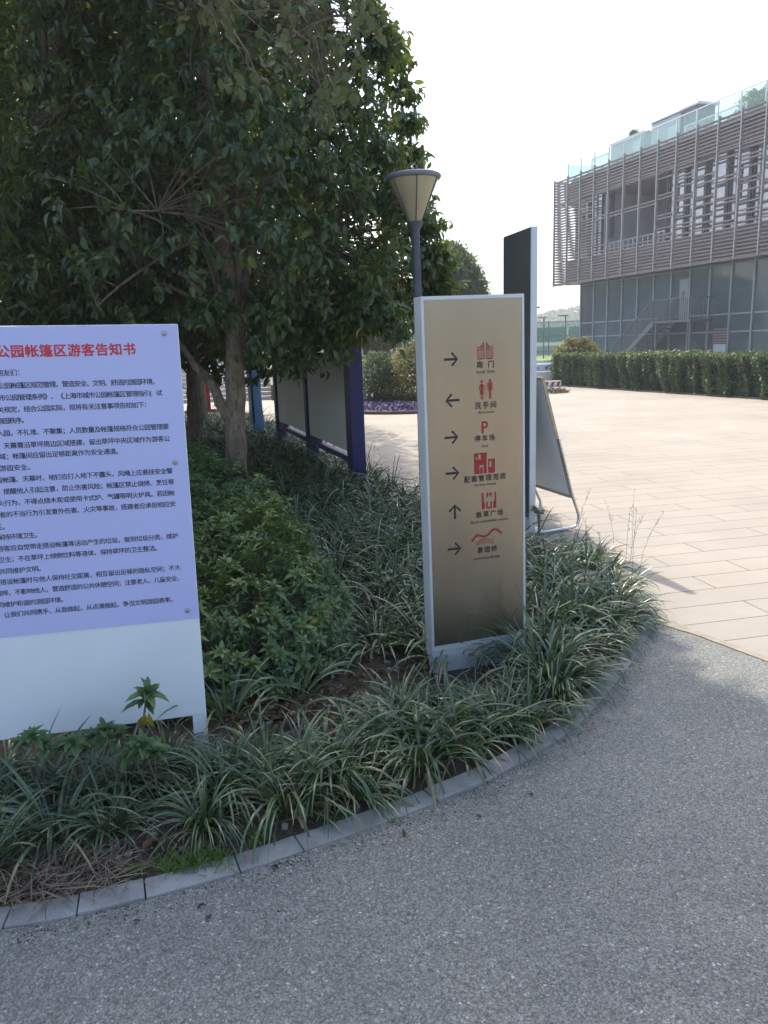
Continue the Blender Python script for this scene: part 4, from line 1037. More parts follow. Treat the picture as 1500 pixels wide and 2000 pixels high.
# ground floor glazing
G0 = 1.75; GP = 1.372; yg = .9
door_bay = 6
for k in range(0, 20):
    u0 = G0+GP*k; u1 = u0+GP
    fm = MB(); fm.box((u0-.045, yg-.08, -.05), (u0+.045, yg+.1, 4.655))
    for z in (1.5, 2.3): fm.box((u0+.046, yg-.04, z), (u1-.046, yg+.08, z+.07))
    fm.box((u0+.046, yg-.04, 4.5), (u1-.046, yg+.08, 4.58))
    w = fm.build('window', M['mullion'], bl)
    p = MB(); p.box((u0+.0455, yg+.0, -.05), (u1-.0455, yg+.03, 4.654)); p.build('pane', M['shop_glass'], w)
b = MB(); b.box((1.75, .95, -.05), (1.8, 12.9, 4.65)); b.build('side_glazing', M['shop_glass'], bl)
b = MB(); u0 = G0+GP*door_bay+.52; b.box((u0, yg-.06, 2.2), (u0+.06, yg-.001, 4.2)); b.box((u0+.74, yg-.06, 2.2), (u0+.8, yg-.001, 4.2)); b.box((u0+.061, yg-.06, 4.13), (u0+.739, yg-.001, 4.2)); dr = b.build('door', M['dark_frame'], bl)
b = MB(); b.box((u0+.061, yg-.03, 2.21), (u0+.739, yg-.012, 4.129)); b.build('pane', glass('door_glass', (.22, .26, .28), .2, 1.5), dr)
b = MB(); b.box((u0+.3, yg-.034, 3.2), (u0+.5, yg-.031, 3.55)); b.build('door_notice', M['dark_frame'], dr)
b = MB(); u0 = G0+GP*8+.4
for i in range(6): b.box((u0, yg-.06, 1.02+i*.12), (u0+.9, yg-.005, 1.09+i*.12))
b.build('vent_grille', M['slat'], bl)
b = MB(); b.box((u0+.05, yg-.05, -.05), (u0+.85, yg-.004, .98)); b.build('service_door', M['unit_grey'], bl)
# outside stair
stp = empty('staircase', (0, 0, 0)); stp.parent = bl
ya, yb = -.55, .75; zl = 2.16; uL0, uL1, uf = 10.4, 13.2, 7.32
b = MB(); b.box((uL0, ya, zl-.09), (uL1, yb, zl)); b.build('landing', M['stair_steel'], stp)
for i in range(12):
    z = zl*(1-(i+1)/13); u1 = uL0-(uL0-uf)*i/12; b = MB(); b.box((u1-.29, ya+.03, z-.04), (u1, yb-.03, z)); b.build('step', M['stair_steel'], stp)
for y in (ya, yb-.03):
    b = MB(); b.prism([(uf-.1, -.05), (uf+.25, -.05), (uL0+.1, zl-.22), (uL0+.1, zl+.02), (uL0-.02, zl+.02)], y, y+.028); b.build('stringer', M['stair_steel'], stp)
def railing(p, q, n, skip=False):
    b = MB(); p = Vector(p); q = Vector(q); b.bar(p+Vector((0, 0, 1)), q+Vector((0, 0, 1)), .05, .05)
    for i in range(n+1):
        c = p.lerp(q, i/n); b.bar(c+Vector((0, 0, .03)), c+Vector((0, 0, .975)), .028, .028)
    return b.build('railing', M['stair_steel'], stp)
railing((uf, ya+.015, .1), (uL0, ya+.015, zl), 26); railing((uL0, ya+.015, zl), (uL1, ya+.015, zl), 20); railing((uf, yb-.015, .1), (uL0, yb-.015, zl), 26); railing((uL1-.015, ya+.05, zl), (uL1-.015, yb, zl), 9)
for u in (uL0+.25, uL1-.1):
    b = MB(); b.box((u, ya+.02, -.05), (u+.08, ya+.1, zl-.092)); b.build('stair_post', M['stair_steel'], stp)

def on_roof(u, y):
    p = A0+eA*u+nA*y; return (p[0], p[1], 10.5)
rz = math.atan2(eA[1], eA[0])
def roof_unit(u0, u1, y, h, label, lou=True):
    r = empty('rooftop_unit', on_roof(u0, y), rz, label=label, cat='air unit')
    b = MB(); b.box((0, 0, .1), (u1-u0, 1.2, h)); b.build('casing', M['unit_grey'], r, bevel=.03)
    b = MB()
    for i in range(9): b.box((u1-u0-.9, -.02, .3+i*.12), (u1-u0-.2, .0, .37+i*.12))
    b.build('vent_grille', M['silver_dark'], r)
    b = MB(); b.box((.1, .1, 0), (u1-u0-.1, 1.1, .099)); b.build('base', M['dark_frame'], r)
    b = MB(); b.box((-.06, -.08, h+.001), (u1-u0+.06, 1.28, h+.07)); b.build('lid', M['unit_grey'], r, bevel=.02)
roof_unit(2.75, 5.75, 2., 1.65, 'long grey rooftop unit nearest the left end of the roof')
roof_unit(6.4, 8.65, 2., 1.85, 'square grey rooftop unit in the middle behind the glass balustrade')
r = empty('roof_cabinet', on_roof(8.9, 2.0), rz, label='dark grey rooftop cabinet with a wide flat lid', cat='cabinet')
b = MB(); b.box((0, 0, 0), (1.05, 1, 1.85)); b.build('casing', M['clad'], r); b = MB(); b.box((-.15, -.15, 1.851), (1.2, 1.15, 1.97)); b.build('lid', M['silver_dark'], r, bevel=.02)
def lattice(u0, u1, y, h, label):
    r = empty('lattice_screen', on_roof(u0, y), rz, label=label, cat='trellis'); Wx = u1-u0; b = MB()
    b.bar((0, 0, h), (Wx, 0, h), .05); b.bar((0, 0, .03), (Wx, 0, .03), .05); b.bar((0, 0, 0), (0, 0, h), .05); b.bar((Wx, 0, 0), (Wx, 0, h), .05)
    s = .2; i = -h
    while i < Wx:
        a0, a1 = max(i, 0), min(i+h, Wx)
        if a1 > a0: b.bar((a0, .006, a0-i), (a1, .006, a1-i), .028, .012); b.bar((Wx-a0, -.006, a0-i), (Wx-a1, -.006, a1-i), .028, .012)
        i += s
    b.build('trellis', M['white_paint'], r)
lattice(2.4, 4.05, 1., .95, 'short white lattice screen at the left end of the roof'); lattice(10.3, 14.2, 1., .72, 'long white lattice screen on the roof beside the dark cabinet')

# ================================================================== LEAFY THINGS
def tree_points(n, cx, cy, prof, seed, shell=.4, lumps=26, lamp=.22):
    g = np.random.default_rng(seed); zs = np.array([p[0] for p in prof]); rs = np.array([p[1] for p in prof])
    zz = np.linspace(zs[0], zs[-1], 200); w = np.interp(zz, zs, rs)+.15; cdf = np.cumsum(w)/w.sum()
    z = np.interp(g.uniform(0, 1, n), cdf, zz); a = g.uniform(0, 2*np.pi, n)
    la, lz, ls = g.uniform(0, 2*np.pi, lumps), g.uniform(zs[0], zs[-1], lumps), g.uniform(.4, 1, lumps)*g.choice([-1, 1, 1], lumps)
    da = np.angle(np.exp(1j*(a[:, None]-la[None]))); hb = (ls*np.exp(-(da/.45)**2-((z[:, None]-lz[None])/.5)**2)).sum(1)
    R_ = np.interp(z, zs, rs)*(1+lamp*hb); q = g.uniform(0, 1, n)**shell
    out = np.stack([np.cos(a), np.sin(a), np.zeros(n)], 1)
    p = np.stack([cx+R_*q*np.cos(a), cy+R_*q*np.sin(a), z], 1)
    return p, out, q, g
def foliage(name, parent, pts, out, g, per, L, Wr, mat, tmpl=LEAF, droop=.55, spread=.1, tlo=0., thi=.9):
    n = len(pts); m_ = n*per
    tw = unit(out+g.normal(0, .55, (n, 3))+np.array([0, 0, -.1])); s = np.tile(np.linspace(0, 1, per), n)
    twr = np.repeat(tw, per, 0)
    pos = np.repeat(pts, per, 0)+twr*(s*spread*1.8-spread)[:, None]+g.normal(0, spread*.3, (m_, 3))
    D = unit(twr*.7+g.normal(0, .65, (m_, 3))+np.array([0, 0, -droop])); Nn = unit(np.array([0, 0, 1.])+np.repeat(out, per, 0)*.7+g.normal(0, .45, (m_, 3)))
    Ls = L*g.uniform(.55, 1.2, m_); V, Fq = leaves(pos, D, Nn, Ls, Ls*Wr*g.uniform(.85, 1.15, m_), tmpl)
    t = np.clip(np.repeat(g.normal(.42, .2, n), per)+g.normal(0, .16, m_), tlo, thi); t = np.where(g.uniform(0, 1, m_) < .015, 1, t)
    return np_mesh(name, V, Fq, mat, parent, tint=np.repeat(t, len(tmpl[0])))
def bez(p0, p1, p2, k): return [tuple((1-t)**2*np.array(p0)+2*t*(1-t)*np.array(p1)+t*t*np.array(p2)) for t in np.linspace(0, 1, k)]
def make_tree(name, label, cat, group, cx, cy, base_r, trunk, forks, prof, nclu, seed, L=.1, per=9, Wr=.4, mat='tree_leaf', tmpl=LEAF, shell=.4, twigs=260, extra=None, lamp=.22, spread=.1, stems=7, droop=.55, dens=None):
    """trunk: list of (x,y,z); forks: (start, end, r) limbs given by hand"""
    r = empty(name, (trunk[0][0], trunk[0][1], 0), label=label, cat=cat, group=group); o_ = np.array([trunk[0][0], trunk[0][1], 0.])
    pts, out, q, g = tree_points(nclu, cx, cy, prof, seed, shell, lamp=lamp)
    if dens is not None: kp = dens(pts, g); pts, out, q = pts[kp], out[kp], q[kp]
    if extra is not None:
        pts = np.r_[pts, extra]; out = np.r_[out, unit(np.c_[extra[:, :2]-np.array([cx, cy]), np.zeros(len(extra))])]
    R = random.Random(seed)
    tb = MB(); trunk = [np.array(t, float) for t in trunk]
    def wob(pp, a): return [np.array(p)+np.array((R.uniform(-a, a), R.uniform(-a, a), R.uniform(-a, a)*.3)) if 0 < i < len(pp)-1 else np.array(p) for i, p in enumerate(pp)]
    path = bez(trunk[0], trunk[1], trunk[2], 12) if len(trunk) == 3 else trunk
    rad = list(np.interp(np.linspace(0, 1, len(path)), [0, .12, 1], [base_r*1.25, base_r, base_r*.82]))
    tb.tube([np.array(p)-o_ for p in wob(path, base_r*.12)], rad, 14)
    top = np.array(path[-1]); nodes = []
    zmax = prof[-1][0]
    limbs = [(np.array(s), np.array(e_), rr) for s, e_, rr in forks]
    for k in range(stems):
        a = 2*math.pi*k/stems+R.uniform(-.3, .3); z = top[2]+(zmax-top[2])*R.uniform(.45, .92); rr = np.interp(z, [p[0] for p in prof], [p[1] for p in prof])*R.uniform(.35, .75)
        limbs.append((top-np.array((0, 0, R.uniform(0, .12))), np.array((cx+rr*math.cos(a), cy+rr*math.sin(a), z)), base_r*R.uniform(.36, .6)))
    for s, e_, rr in limbs:
        mid = (s+e_)/2; mid[2] += .18*np.linalg.norm(e_-s); mid[:2] = s[:2]*.55+e_[:2]*.45
        pp = wob(bez(s, mid, e_, 9), .035); tb.tube([p-o_ for p in pp], list(np.linspace(rr, rr*.28, 9)), 8); nodes += [(p, np.interp(i, [0, 8], [rr, rr*.28])) for i, p in enumerate(pp)]
    for _ in range(stems*4):                                           # secondary limbs
        s, rr = nodes[R.randrange(len(nodes))]; e_ = pts[R.randrange(len(pts))]
        if np.linalg.norm(e_-s) > 2.2: e_ = s+(e_-s)/np.linalg.norm(e_-s)*2.
        mid = (s+e_)/2+np.array((0, 0, .12)); pp = wob(bez(s, mid, e_, 7), .03); r2 = min(rr*.6, .028)
        tb.tube([p-o_ for p in pp], list(np.linspace(r2, r2*.3, 7)), 6, cap=False); nodes += [(p, r2*.5) for p in pp[2:]]
    tb.build('trunk', M['bark'], r, smooth=True, angle=70)
    tg_ = MB(); NP = np.array([n_[0] for n_ in nodes])
    for i in R.sample(range(len(pts)), min(twigs, len(pts))):
        e_ = pts[i]; dd = np.linalg.norm(NP-e_, axis=1); s = NP[int(np.argmin(dd))]
        if dd.min() > 1.6: continue
        mid = (s+e_)/2+np.array((R.uniform(-.08, .08), R.uniform(-.08, .08), .06)); tg_.tube([p-o_ for p in bez(s, mid, e_, 5)], [.007, .006, .005, .004, .003], 4, cap=False)
    if tg_.v: tg_.build('twigs', M['twig'], r)['kind'] = 'stuff'
    fo = foliage('crown', r, pts-o_, out, g, per, L, Wr, M[mat], tmpl, spread=spread, droop=droop); return r
# the multi-stemmed evergreen in the bed
TB = P(460, 915, .35); TB[2] = -.05
top = Q(462, 636, TB[1])
limbA = [(Q(446, 815, TB[1]-.03), Q(330, 655, TB[1]+.35), .062)]
for x, y, dy, rr in [(290, 545, .2, .04), (395, 470, .1, .042), (432, 380, .3, .045), (470, 330, .2, .05), (520, 380, .25, .04), (600, 470, -.2, .035), (240, 480, -.3, .035), (560, 250, .4, .045), (370, 240, .5, .05)]:
    limbA.append((np.array(top)-np.array((0, 0, random.uniform(0, .15))), Q(x, y, TB[1]+dy), rr))
profA = [(1.25, .7), (1.5, 1.25), (1.9, 1.95), (2.4, 2.1), (3.0, 1.95), (3.6, 1.85), (4.2, 1.6), (5., 1.7), (6.2, 1.95), (7.4, 1.8), (8.6, 1.3), (9.5, .4)]
ext = []
for x, y, Y, n_, sg in [(640, 690, 7.3, 26, 16), (690, 660, 7.2, 30, 20), (600, 655, 7.4, 26, 20), (740, 640, 7.1, 30, 22), (790, 600, 7.1, 26, 22), (830, 560, 7.3, 26, 20), (560, 690, 7.5, 10, 14), (660, 728, 7.2, 8, 8), (770, 690, 7.1, 14, 16), (772, 120, 7.5, 30, 11), (788, 180, 7.5, 30, 10), (797, 240, 7.5, 30, 9), (798, 300, 7.4, 30, 10), (802, 360, 7.4, 28, 12), (812, 410, 7.4, 26, 12), (752, 70, 7.5, 26, 12), (718, 25, 7.5, 22, 14), (836, 440, 7.4, 26, 13), (855, 500, 7.4, 34, 14), (858, 560, 7.4, 34, 15), (845, 590, 7.4, 22, 15), (830, 500, 7.4, 24, 13), (740, 80, 7.5, 26, 24), (760, 400, 7.0, 20, 26), (740, 300, 7., 20, 26), (520, 650, 7.4, 20, 20), (420, 640, 7.0, 20, 26), (370, 660, 7.1, 12, 18), (700, 600, 6.9, 26, 30)]:
    for _ in range(n_): ext.append(Q(random.gauss(x, sg), random.gauss(y-(44 if y > 610 else 0), sg*.7), Y+random.uniform(-.25, .25)+(.95 if x > 770 else 0)))
def densA(p, g):
    az_ = np.arctan2(p[:, 1]-TB[1], p[:, 0]-TB[0])
    low = p[:, 2] < 1.75                                    # clear space round the trunk, towards the camera
    nearcam = (p[:, 1] < TB[1]+.3) & (p[:, 0] < -1.0)
    keep = np.where(low, np.where(nearcam, .1, .8), np.where(nearcam & (p[:, 2] < 2.9), np.where(p[:, 2] < 2.2, .16, .36), np.where(p[:, 2] < 4.6, .95, 1.)))
    sx = p[:, 0]-sdir.x/sdir.z*p[:, 2]; sy = p[:, 1]-sdir.y/sdir.z*p[:, 2]     # where its shadow lands
    lim = np.where(sy > 4, 1.42-.31*(sy-4), np.where(sy > 2.6, 1.42+(4-sy)*.17, 1.66+(2.6-sy)*.5))
    right = p[:, 2] < 4.3
    return (g.uniform(0, 1, len(p)) < keep) & ((sx < lim-.05+.06*np.sin(sy*7)) | right)
make_tree('evergreen_tree', 'big multi-stemmed evergreen tree with a pale mottled trunk filling the upper left', 'tree', 'evergreen trees of the planting bed', TB[0]+.02, TB[1]+.1, .112,
          [TB, (TB[0]+.02, TB[1], .8), top], limbA, profA, 7600, 11, L=.095, per=10, Wr=.5, tmpl=OVAL, shell=.3, twigs=1400, extra=np.array(ext), spread=.09, stems=5, dens=densA)
# second trunk behind, and more of the same farther back
T2 = P(380, 845, .3); T2[2] = -.05
make_tree('evergreen_tree', 'slim forked evergreen tree just left of the mottled trunk', 'tree', 'evergreen trees of the planting bed', T2[0]-.3, T2[1]+.2, .1, [T2, (T2[0], T2[1], .8), Q(376, 715, T2[1])],
          [(np.array(Q(376, 715, T2[1])), Q(395, 600, T2[1]), .06), (np.array(Q(376, 715, T2[1])), Q(350, 600, T2[1]), .06)], [(1.5, 1.), (2.2, 2.1), (3.4, 2.6), (5, 2.4), (6.4, 1.6), (7.6, .5)], 4200, 12, L=.12, per=9, shell=.45, twigs=300, spread=.12, mat='far_leaf', tmpl=LEAF_LO)
for x, y, s, seed, lab in [(-4.3, 8.9, 1., 21, 'dark evergreen tree behind the white notice board'), (-5.6, 12.5, 1.15, 22, 'bushy evergreen tree farther back at the left picture edge'), (-3.6, 15.5, 1.15, 23, 'evergreen tree deep behind the forked trunk'), (-6.4, 17.5, 1.4, 24, 'tallest evergreen tree at the far end of the bed'), (-8.6, 11., 1.3, 25, 'evergreen tree glimpsed at the far left behind the others')]:
    make_tree('evergreen_tree', lab, 'tree', 'evergreen trees of the planting bed', x, y, .11*s, [(x, y, -.05), (x+.05, y, .8), (x, y, 1.45*s)], [], [(1.6 if -4 < x < -3 else .75, 1.), (1.9 if -4 < x < -3 else 1.4, 2.0*s), (2.6, 2.5*s), (4.2*s, 2.4*s), (6.2*s, 2.2*s), (7.8*s, 1.3*s), (8.6*s, .4)], int(4000*s), seed, L=.125, per=8, shell=.5, twigs=160, spread=.13, mat='far_leaf', tmpl=LEAF_LO)
# tree that overhangs the path from the left with pale leaves
def dens_h(p, g):
    d = p-CO; xs_ = 750+FPX*(d@CR)/np.maximum(d@FW, .05); ys_ = 1000-FPX*(d@CU)/np.maximum(d@FW, .05)
    inview = (d@FW > .3) & (xs_ > -120) & (xs_ < 1620) & (ys_ > -60)
    return ~inview
hang = []
for x, y, n_, sx, sy in [(600, 95, 16, 60, 30), (650, 170, 17, 24, 40), (640, 225, 9, 12, 24), (560, 120, 8, 30, 30), (690, 60, 13, 40, 30), (700, 20, 5, 20, 20), (470, 165, 5, 30, 8), (580, 20, 16, 50, 20), (430, 15, 10, 50, 15)]:
    for _ in range(n_): hang.append(Q(random.gauss(x, sx), random.gauss(y, sy), 4.5+random.uniform(-.25, .35)))
hl = [(np.array((-3.6, 2.6, 2.9)), np.array(Q(620, 15, 4.7)), .045), (np.array(Q(300, -40, 4.2)), np.array(Q(660, 48, 4.6)), .016), (np.array(Q(420, -30, 4.5)), np.array(Q(505, 160, 4.5)), .011), (np.array(Q(560, 20, 4.5)), np.array(Q(655, 235, 4.5)), .01), (np.array(Q(360, -30, 4.5)), np.array(Q(468, 95, 4.5)), .013)]
make_tree('broadleaf_tree', 'pale leaved tree reaching over from the left, its twigs hanging at the top', 'tree', None, -3.4, 2.6, .12, [(-3.9, 2.4, -.05), (-3.8, 2.5, 1.4), (-3.4, 2.7, 3.2)], hl,
          [(3.4, .9), (3.9, 1.5), (4.6, 1.9), (5.6, 1.8), (6.4, 1.4), (7., .5)], 800, 31, L=.15, per=9, Wr=.6, mat='hang_leaf', tmpl=ROUND, shell=.5, twigs=200, spread=.16, dens=dens_h, stems=6)
hp = np.array(hang); g_ = np.random.default_rng(5)
ht = [o for o in COL.objects if o.name.startswith('broadleaf_tree')][0]
hb_ = np.array([-3.9, 2.4, 0.])
tgm = MB()
for p in hp:
    q_ = np.array(Q(*( (610+random.gauss(0, 30), 30) ), 4.55)) if random.random() < .35 else p+np.array((random.uniform(-.1, .02), random.uniform(-.05, .05), random.uniform(.05, .16)))
    tgm.tube([q_-hb_, (q_+p)/2-hb_+np.array((0, 0, .02)), p-hb_], [.003, .0025, .0018], 4, cap=False)
tgm.build('twigs', M['twig'], ht)['kind'] = 'stuff'
foliage('hanging_leaves', ht, hp-hb_, unit(g_.normal(0, 1, (len(hp), 3))*np.array([1, 1, .2])), g_, 5, .058, .66, M['hang_leaf'], ROUND, droop=.7, spread=.055)['kind'] = 'stuff'

def round_shrub(name, label, cat, c, r, h, n, L, mat, seed, z0=.0, group=None, tmpl=LEAF_LO):
    o = empty(name, (c[0], c[1], 0), label=label, cat=cat, group=group)
    g = np.random.default_rng(seed); a = g.uniform(0, 2*np.pi, n); s = g.uniform(0, 1, n)**.45; zz = z0+(h-z0)*g.uniform(0, 1, n)**.8
    zz2 = (zz-z0)/(h-z0); R_ = r*np.sqrt(np.clip(1-np.clip(zz2*1.0-.25, 0, 1)**2*1.6, .02, 1))*(1+.07*np.sin(a*5+zz*6)+.05*np.sin(a*11+3)); q = s
    p = np.stack([R_*q*np.cos(a), R_*q*np.sin(a), zz*(1+.05*np.sin(a*4))], 1)
    out = unit(np.stack([np.cos(a), np.sin(a), .9*zz2], 1))
    foliage('foliage', o, p, out, g, 6, L, .5, M[mat], tmpl, droop=.1, spread=L*.9)
    b = MB()
    for k in range(6):
        t = k*1.05; b.tube([(0, 0, -.05), (.2*r*math.cos(t), .2*r*math.sin(t), h*.3), (.6*r*math.cos(t), .6*r*math.sin(t), h*.7)], [.03, .022, .01], 6)
    b.build('stems', M['twig'], o); return o
# flower bed with topiary
fbc = P(775, 799); 
fb = empty('flower_bed', (fbc[0]+.35, fbc[1]+.6, 0), label='violet flower bed with a dark curb round the foot of the clipped shrub', cat='flower bed')
b = MB(); b.lathe([(2.05, -.02), (2.05, .07), (1.95, .07), (1.95, .0)], 64); b.build('curb', M['dark_stone'], fb)
n = 5200; a = rng.uniform(0, 6.28, n); rr = 1.94*np.sqrt(rng.uniform(.12, 1, n)); p = np.stack([rr*np.cos(a), rr*np.sin(a), .06+.12*rng.uniform(0, 1, n)], 1)
D = rng.normal(0, 1, (n, 3)); Nn = np.array([0, -.3, 1])+rng.normal(0, .4, (n, 3)); V, Fq = leaves(p, D, Nn, np.full(n, .075), np.full(n, .07), LEAF_LO)
np_mesh('blossoms', V, Fq, M['violet'], fb, tint=np.repeat(rng.uniform(0, 1, n), len(LEAF_LO[0])))['kind'] = 'stuff'
round_shrub('topiary_shrub', 'rounded yellow green shrub rising from the violet flowers', 'shrub', (fbc[0]+.95, fbc[1]+1.35), 1.4, 1.55, 5600, .06, 'topiary', 41)
round_shrub('topiary_shrub', 'smaller dark green shrub at the left of the yellow green one', 'shrub', (fbc[0]-.42, fbc[1]+1.15), .62, 1.28, 2200, .05, 'hedge', 42)
round_shrub('round_shrub', 'loose yellowish bush standing over the left end of the hedge', 'shrub', (6.75, 26.6), .95, 1.42, 1800, .09, 'topiary', 43)
# round trees far behind
def far_tree(x, y, r, z0, z1, seed, label, n=3000, mat='far_leaf', L=.2, group='round trees beyond the plaza'):
    make_tree('round_tree', label, 'tree', group, x, y, .16, [(x, y, -.05), (x, y, .8), (x, y, z0+.4)], [], [(z0, r*.5), (z0+(z1-z0)*.25, r*.95), (z0+(z1-z0)*.5, r), (z0+(z1-z0)*.78, r*.78), (z1-.15, r*.35), (z1, .1)], n, seed, L=L, per=7, shell=.35, twigs=60, spread=.22, mat=mat, tmpl=LEAF_LO, lamp=.1)
p = Q(880, 475, 29.); far_tree(p[0]-.1, 29., 1.35, 1.4, p[2], 51, 'round headed tree between the lamp and the pylon', 5200, L=.15)
far_tree(-.6, 33., 2.2, 1.2, 5.2, 52, 'round tree hidden behind the big evergreen crown', 2000)
for i, (x, y) in enumerate([(-3.5, 40), (-8, 38), (-12, 34), (-15, 28)]): far_tree(x, y, 2.8, 1.2, 6.4+i*.3, 60+i, ['round tree past the stone terrace', 'round tree above the stone stairs', 'round tree left of the stone stairs', 'round tree farthest to the left'][i], 1700, L=.24)
for i, (x, y, h) in enumerate([(-17, 55.5, 6.3), (-18.5, 59.5, 8.), (-19, 64, 8.6), (-19.5, 69, 8.2), (-19, 74, 8.8), (-18.5, 79.5, 8.4)]): far_tree(x, y, 3.1, .6, h, 80+i, 'tree of the tall row closing the far left side of the plaza', 1500, L=.3, group='tall tree row at the far left')
for u, y, r_, h, lab, sd in [(2.6, 3.6, .5, 2.45, 'small feathery shrub above the left rooftop unit', 91), (13.6, 2.2, 1.0, 1.35, 'bushy roof shrub behind the glass balustrade at the right', 92)]:
    p = on_roof(u, y); q = round_shrub('roof_shrub', lab, 'shrub', (p[0], p[1]), r_, h, 700, .14, 'far_leaf', sd); q.location.z = 10.5
# trimmed hedge
HA = P(1080, 753)[:2]; HB = P(1500, 781)[:2]; eh = (HB-HA)/np.linalg.norm(HB-HA); nh = np.array([-eh[1], eh[0]]); nh = nh if nh[1] > 0 else -nh
hg = empty('trimmed_hedge', (HA[0], HA[1], 0), math.atan2(eh[1], eh[0]), label='long clipped hedge running in front of the glass building', cat='hedge')
HL, HT, HH = 15., .9, 1.0; sg = 1 if (np.array([math.cos(math.atan2(eh[1], eh[0])+math.pi/2), math.sin(math.atan2(eh[1], eh[0])+math.pi/2)])@nh) > 0 else -1
n = 60000; side = rng.choice(4, n, p=[.62, .25, .08, .05]); u = rng.uniform(0, HL, n); d = np.abs(rng.normal(0, .05, n)); y = np.where(side == 0, d, rng.uniform(0, HT, n)); z = np.where(side == 1, HH-d, rng.uniform(.03, HH, n)); u = np.where(side == 2, d, u); y = np.where(side == 3, HT-d, y)
bump_ = .05*np.sin(u*4.1+z*2.)+.05*np.sin(u*11.3+1+z*3)+.035*np.sin(u*23+z*4)+.03*np.sin(z*8+u*1.3); y = np.where(side == 0, y+bump_, y); z = np.where(side == 1, z+bump_*.7, z)
out = np.where((side == 1)[:, None], [[0, 0, 1.]], np.where((side == 2)[:, None], [[-1., 0, .2]], np.where((side == 0)[:, None], [[0, -1., .25]], [[0, 1., .2]])))
p = np.stack([u, y*1., z], 1); p[:, 1] *= sg; out = out*np.array([1, sg, 1])
D = rng.normal(0, 1, (n, 3))+out*.6+np.array([0, 0, -.3]); Nn = out+rng.normal(0, .5, (n, 3)); Lh = rng.uniform(.045, .085, n)
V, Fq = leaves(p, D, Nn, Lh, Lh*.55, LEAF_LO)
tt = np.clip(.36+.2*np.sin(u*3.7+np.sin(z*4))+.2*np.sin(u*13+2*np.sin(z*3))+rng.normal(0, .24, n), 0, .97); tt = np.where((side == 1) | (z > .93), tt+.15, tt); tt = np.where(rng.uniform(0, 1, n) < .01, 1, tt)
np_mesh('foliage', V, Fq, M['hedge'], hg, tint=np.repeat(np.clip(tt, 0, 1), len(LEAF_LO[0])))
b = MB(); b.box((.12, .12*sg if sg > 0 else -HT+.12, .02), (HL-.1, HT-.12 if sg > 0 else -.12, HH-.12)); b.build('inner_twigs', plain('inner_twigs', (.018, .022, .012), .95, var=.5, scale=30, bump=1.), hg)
b = MB(); b.box((-.1, -.06 if sg > 0 else 0, -.02), (HL, -.001 if sg > 0 else .06, .04)); b.build('curb', M['dark_stone'], hg)
# low planter of dry plants by the poster stand, far off
lpn = P(1078, 768); o = empty('low_planter', (lpn[0], lpn[1], 0), label='low heap of dry brown bedding plants on the plaza near the hedge end', cat='plants')
n = 500; a = rng.uniform(0, 6.28, n); rr = np.sqrt(rng.uniform(0, 1, n)); p = np.stack([.5*rr*np.cos(a), .25*rr*np.sin(a), rng.uniform(.0, .16, n)*(1-rr*.6)+.01], 1); V, Fq = leaves(p, rng.normal(0, 1, (n, 3))+np.array([0, 0, .4]), rng.normal(0, 1, (n, 3)), np.full(n, .08), np.full(n, .03), LEAF_LO)
np_mesh('foliage', V, Fq, M['dry'], o, tint=np.repeat(rng.uniform(0, .8, n), len(LEAF_LO[0])))['kind'] = 'stuff'

# ================================================================== FAR LEFT: STAIRS, TERRACE
s0 = P(432, 785); st = empty('stone_stairs', (s0[0], s0[1], 0), .12, label='flight of wide stone steps climbing at the far side of the plaza', cat='stairs')
b = MB()
for i in range(12): b.box((-1.3, i*.28, i*.117-.02), (1.5, 3.6, (i+1)*.117-.02) if i else (1.5, 3.6, .097))
b = MB()
for i in range(12): b.box((-1.3, i*.28, -.05), (1.5, (i+1)*.28-.0005, (i+1)*.117))
b.build('steps', M['pale_stone'], st)
b = MB(); b.prism([(0, 0), (3.6, 0), (3.6, 1.5), (3.3, 1.5), (0, .45)], 0, .3); w_ = b.build('cheek_wall', M['dark_stone'], st); w_.location = (1.502, -.2, 0); w_.rotation_euler = (0, 0, math.pi/2); w_.location.x += .3
tr_ = P(535, 777); t2 = empty('terrace', (tr_[0], tr_[1], 0), .1, label='pale stepped terrace with a strip of grass beyond the plaza', cat='terrace')
b = MB()
for i in range(7): b.box((-.75, i*.42, -.05), (3.2, (i+1)*.42-.001, .1+i*.15))
b.build('steps', M['pale_stone'], t2)
b = MB(); b.box((-.75, 2.945, -.05), (3.2, 4.2, 1.16)); b.build('grass_strip', M['lawn'], t2)
b = MB(); b.box((-.75, 4.21, -.05), (3.2, 4.6, 1.42)); b.build('back_wall', M['pink_wall'], t2)
b = MB(); b.box((-9, 4.5, -.05), (-.76, 4.8, 2.1)); tag(b.build('garden_wall', M['pink_wall']), label='low pinkish wall above the stone stairs', cat='wall')
gw = bpy.data.objects['garden_wall']; gw.location = (tr_[0], tr_[1], 0); gw.rotation_euler = (0, 0, .1)

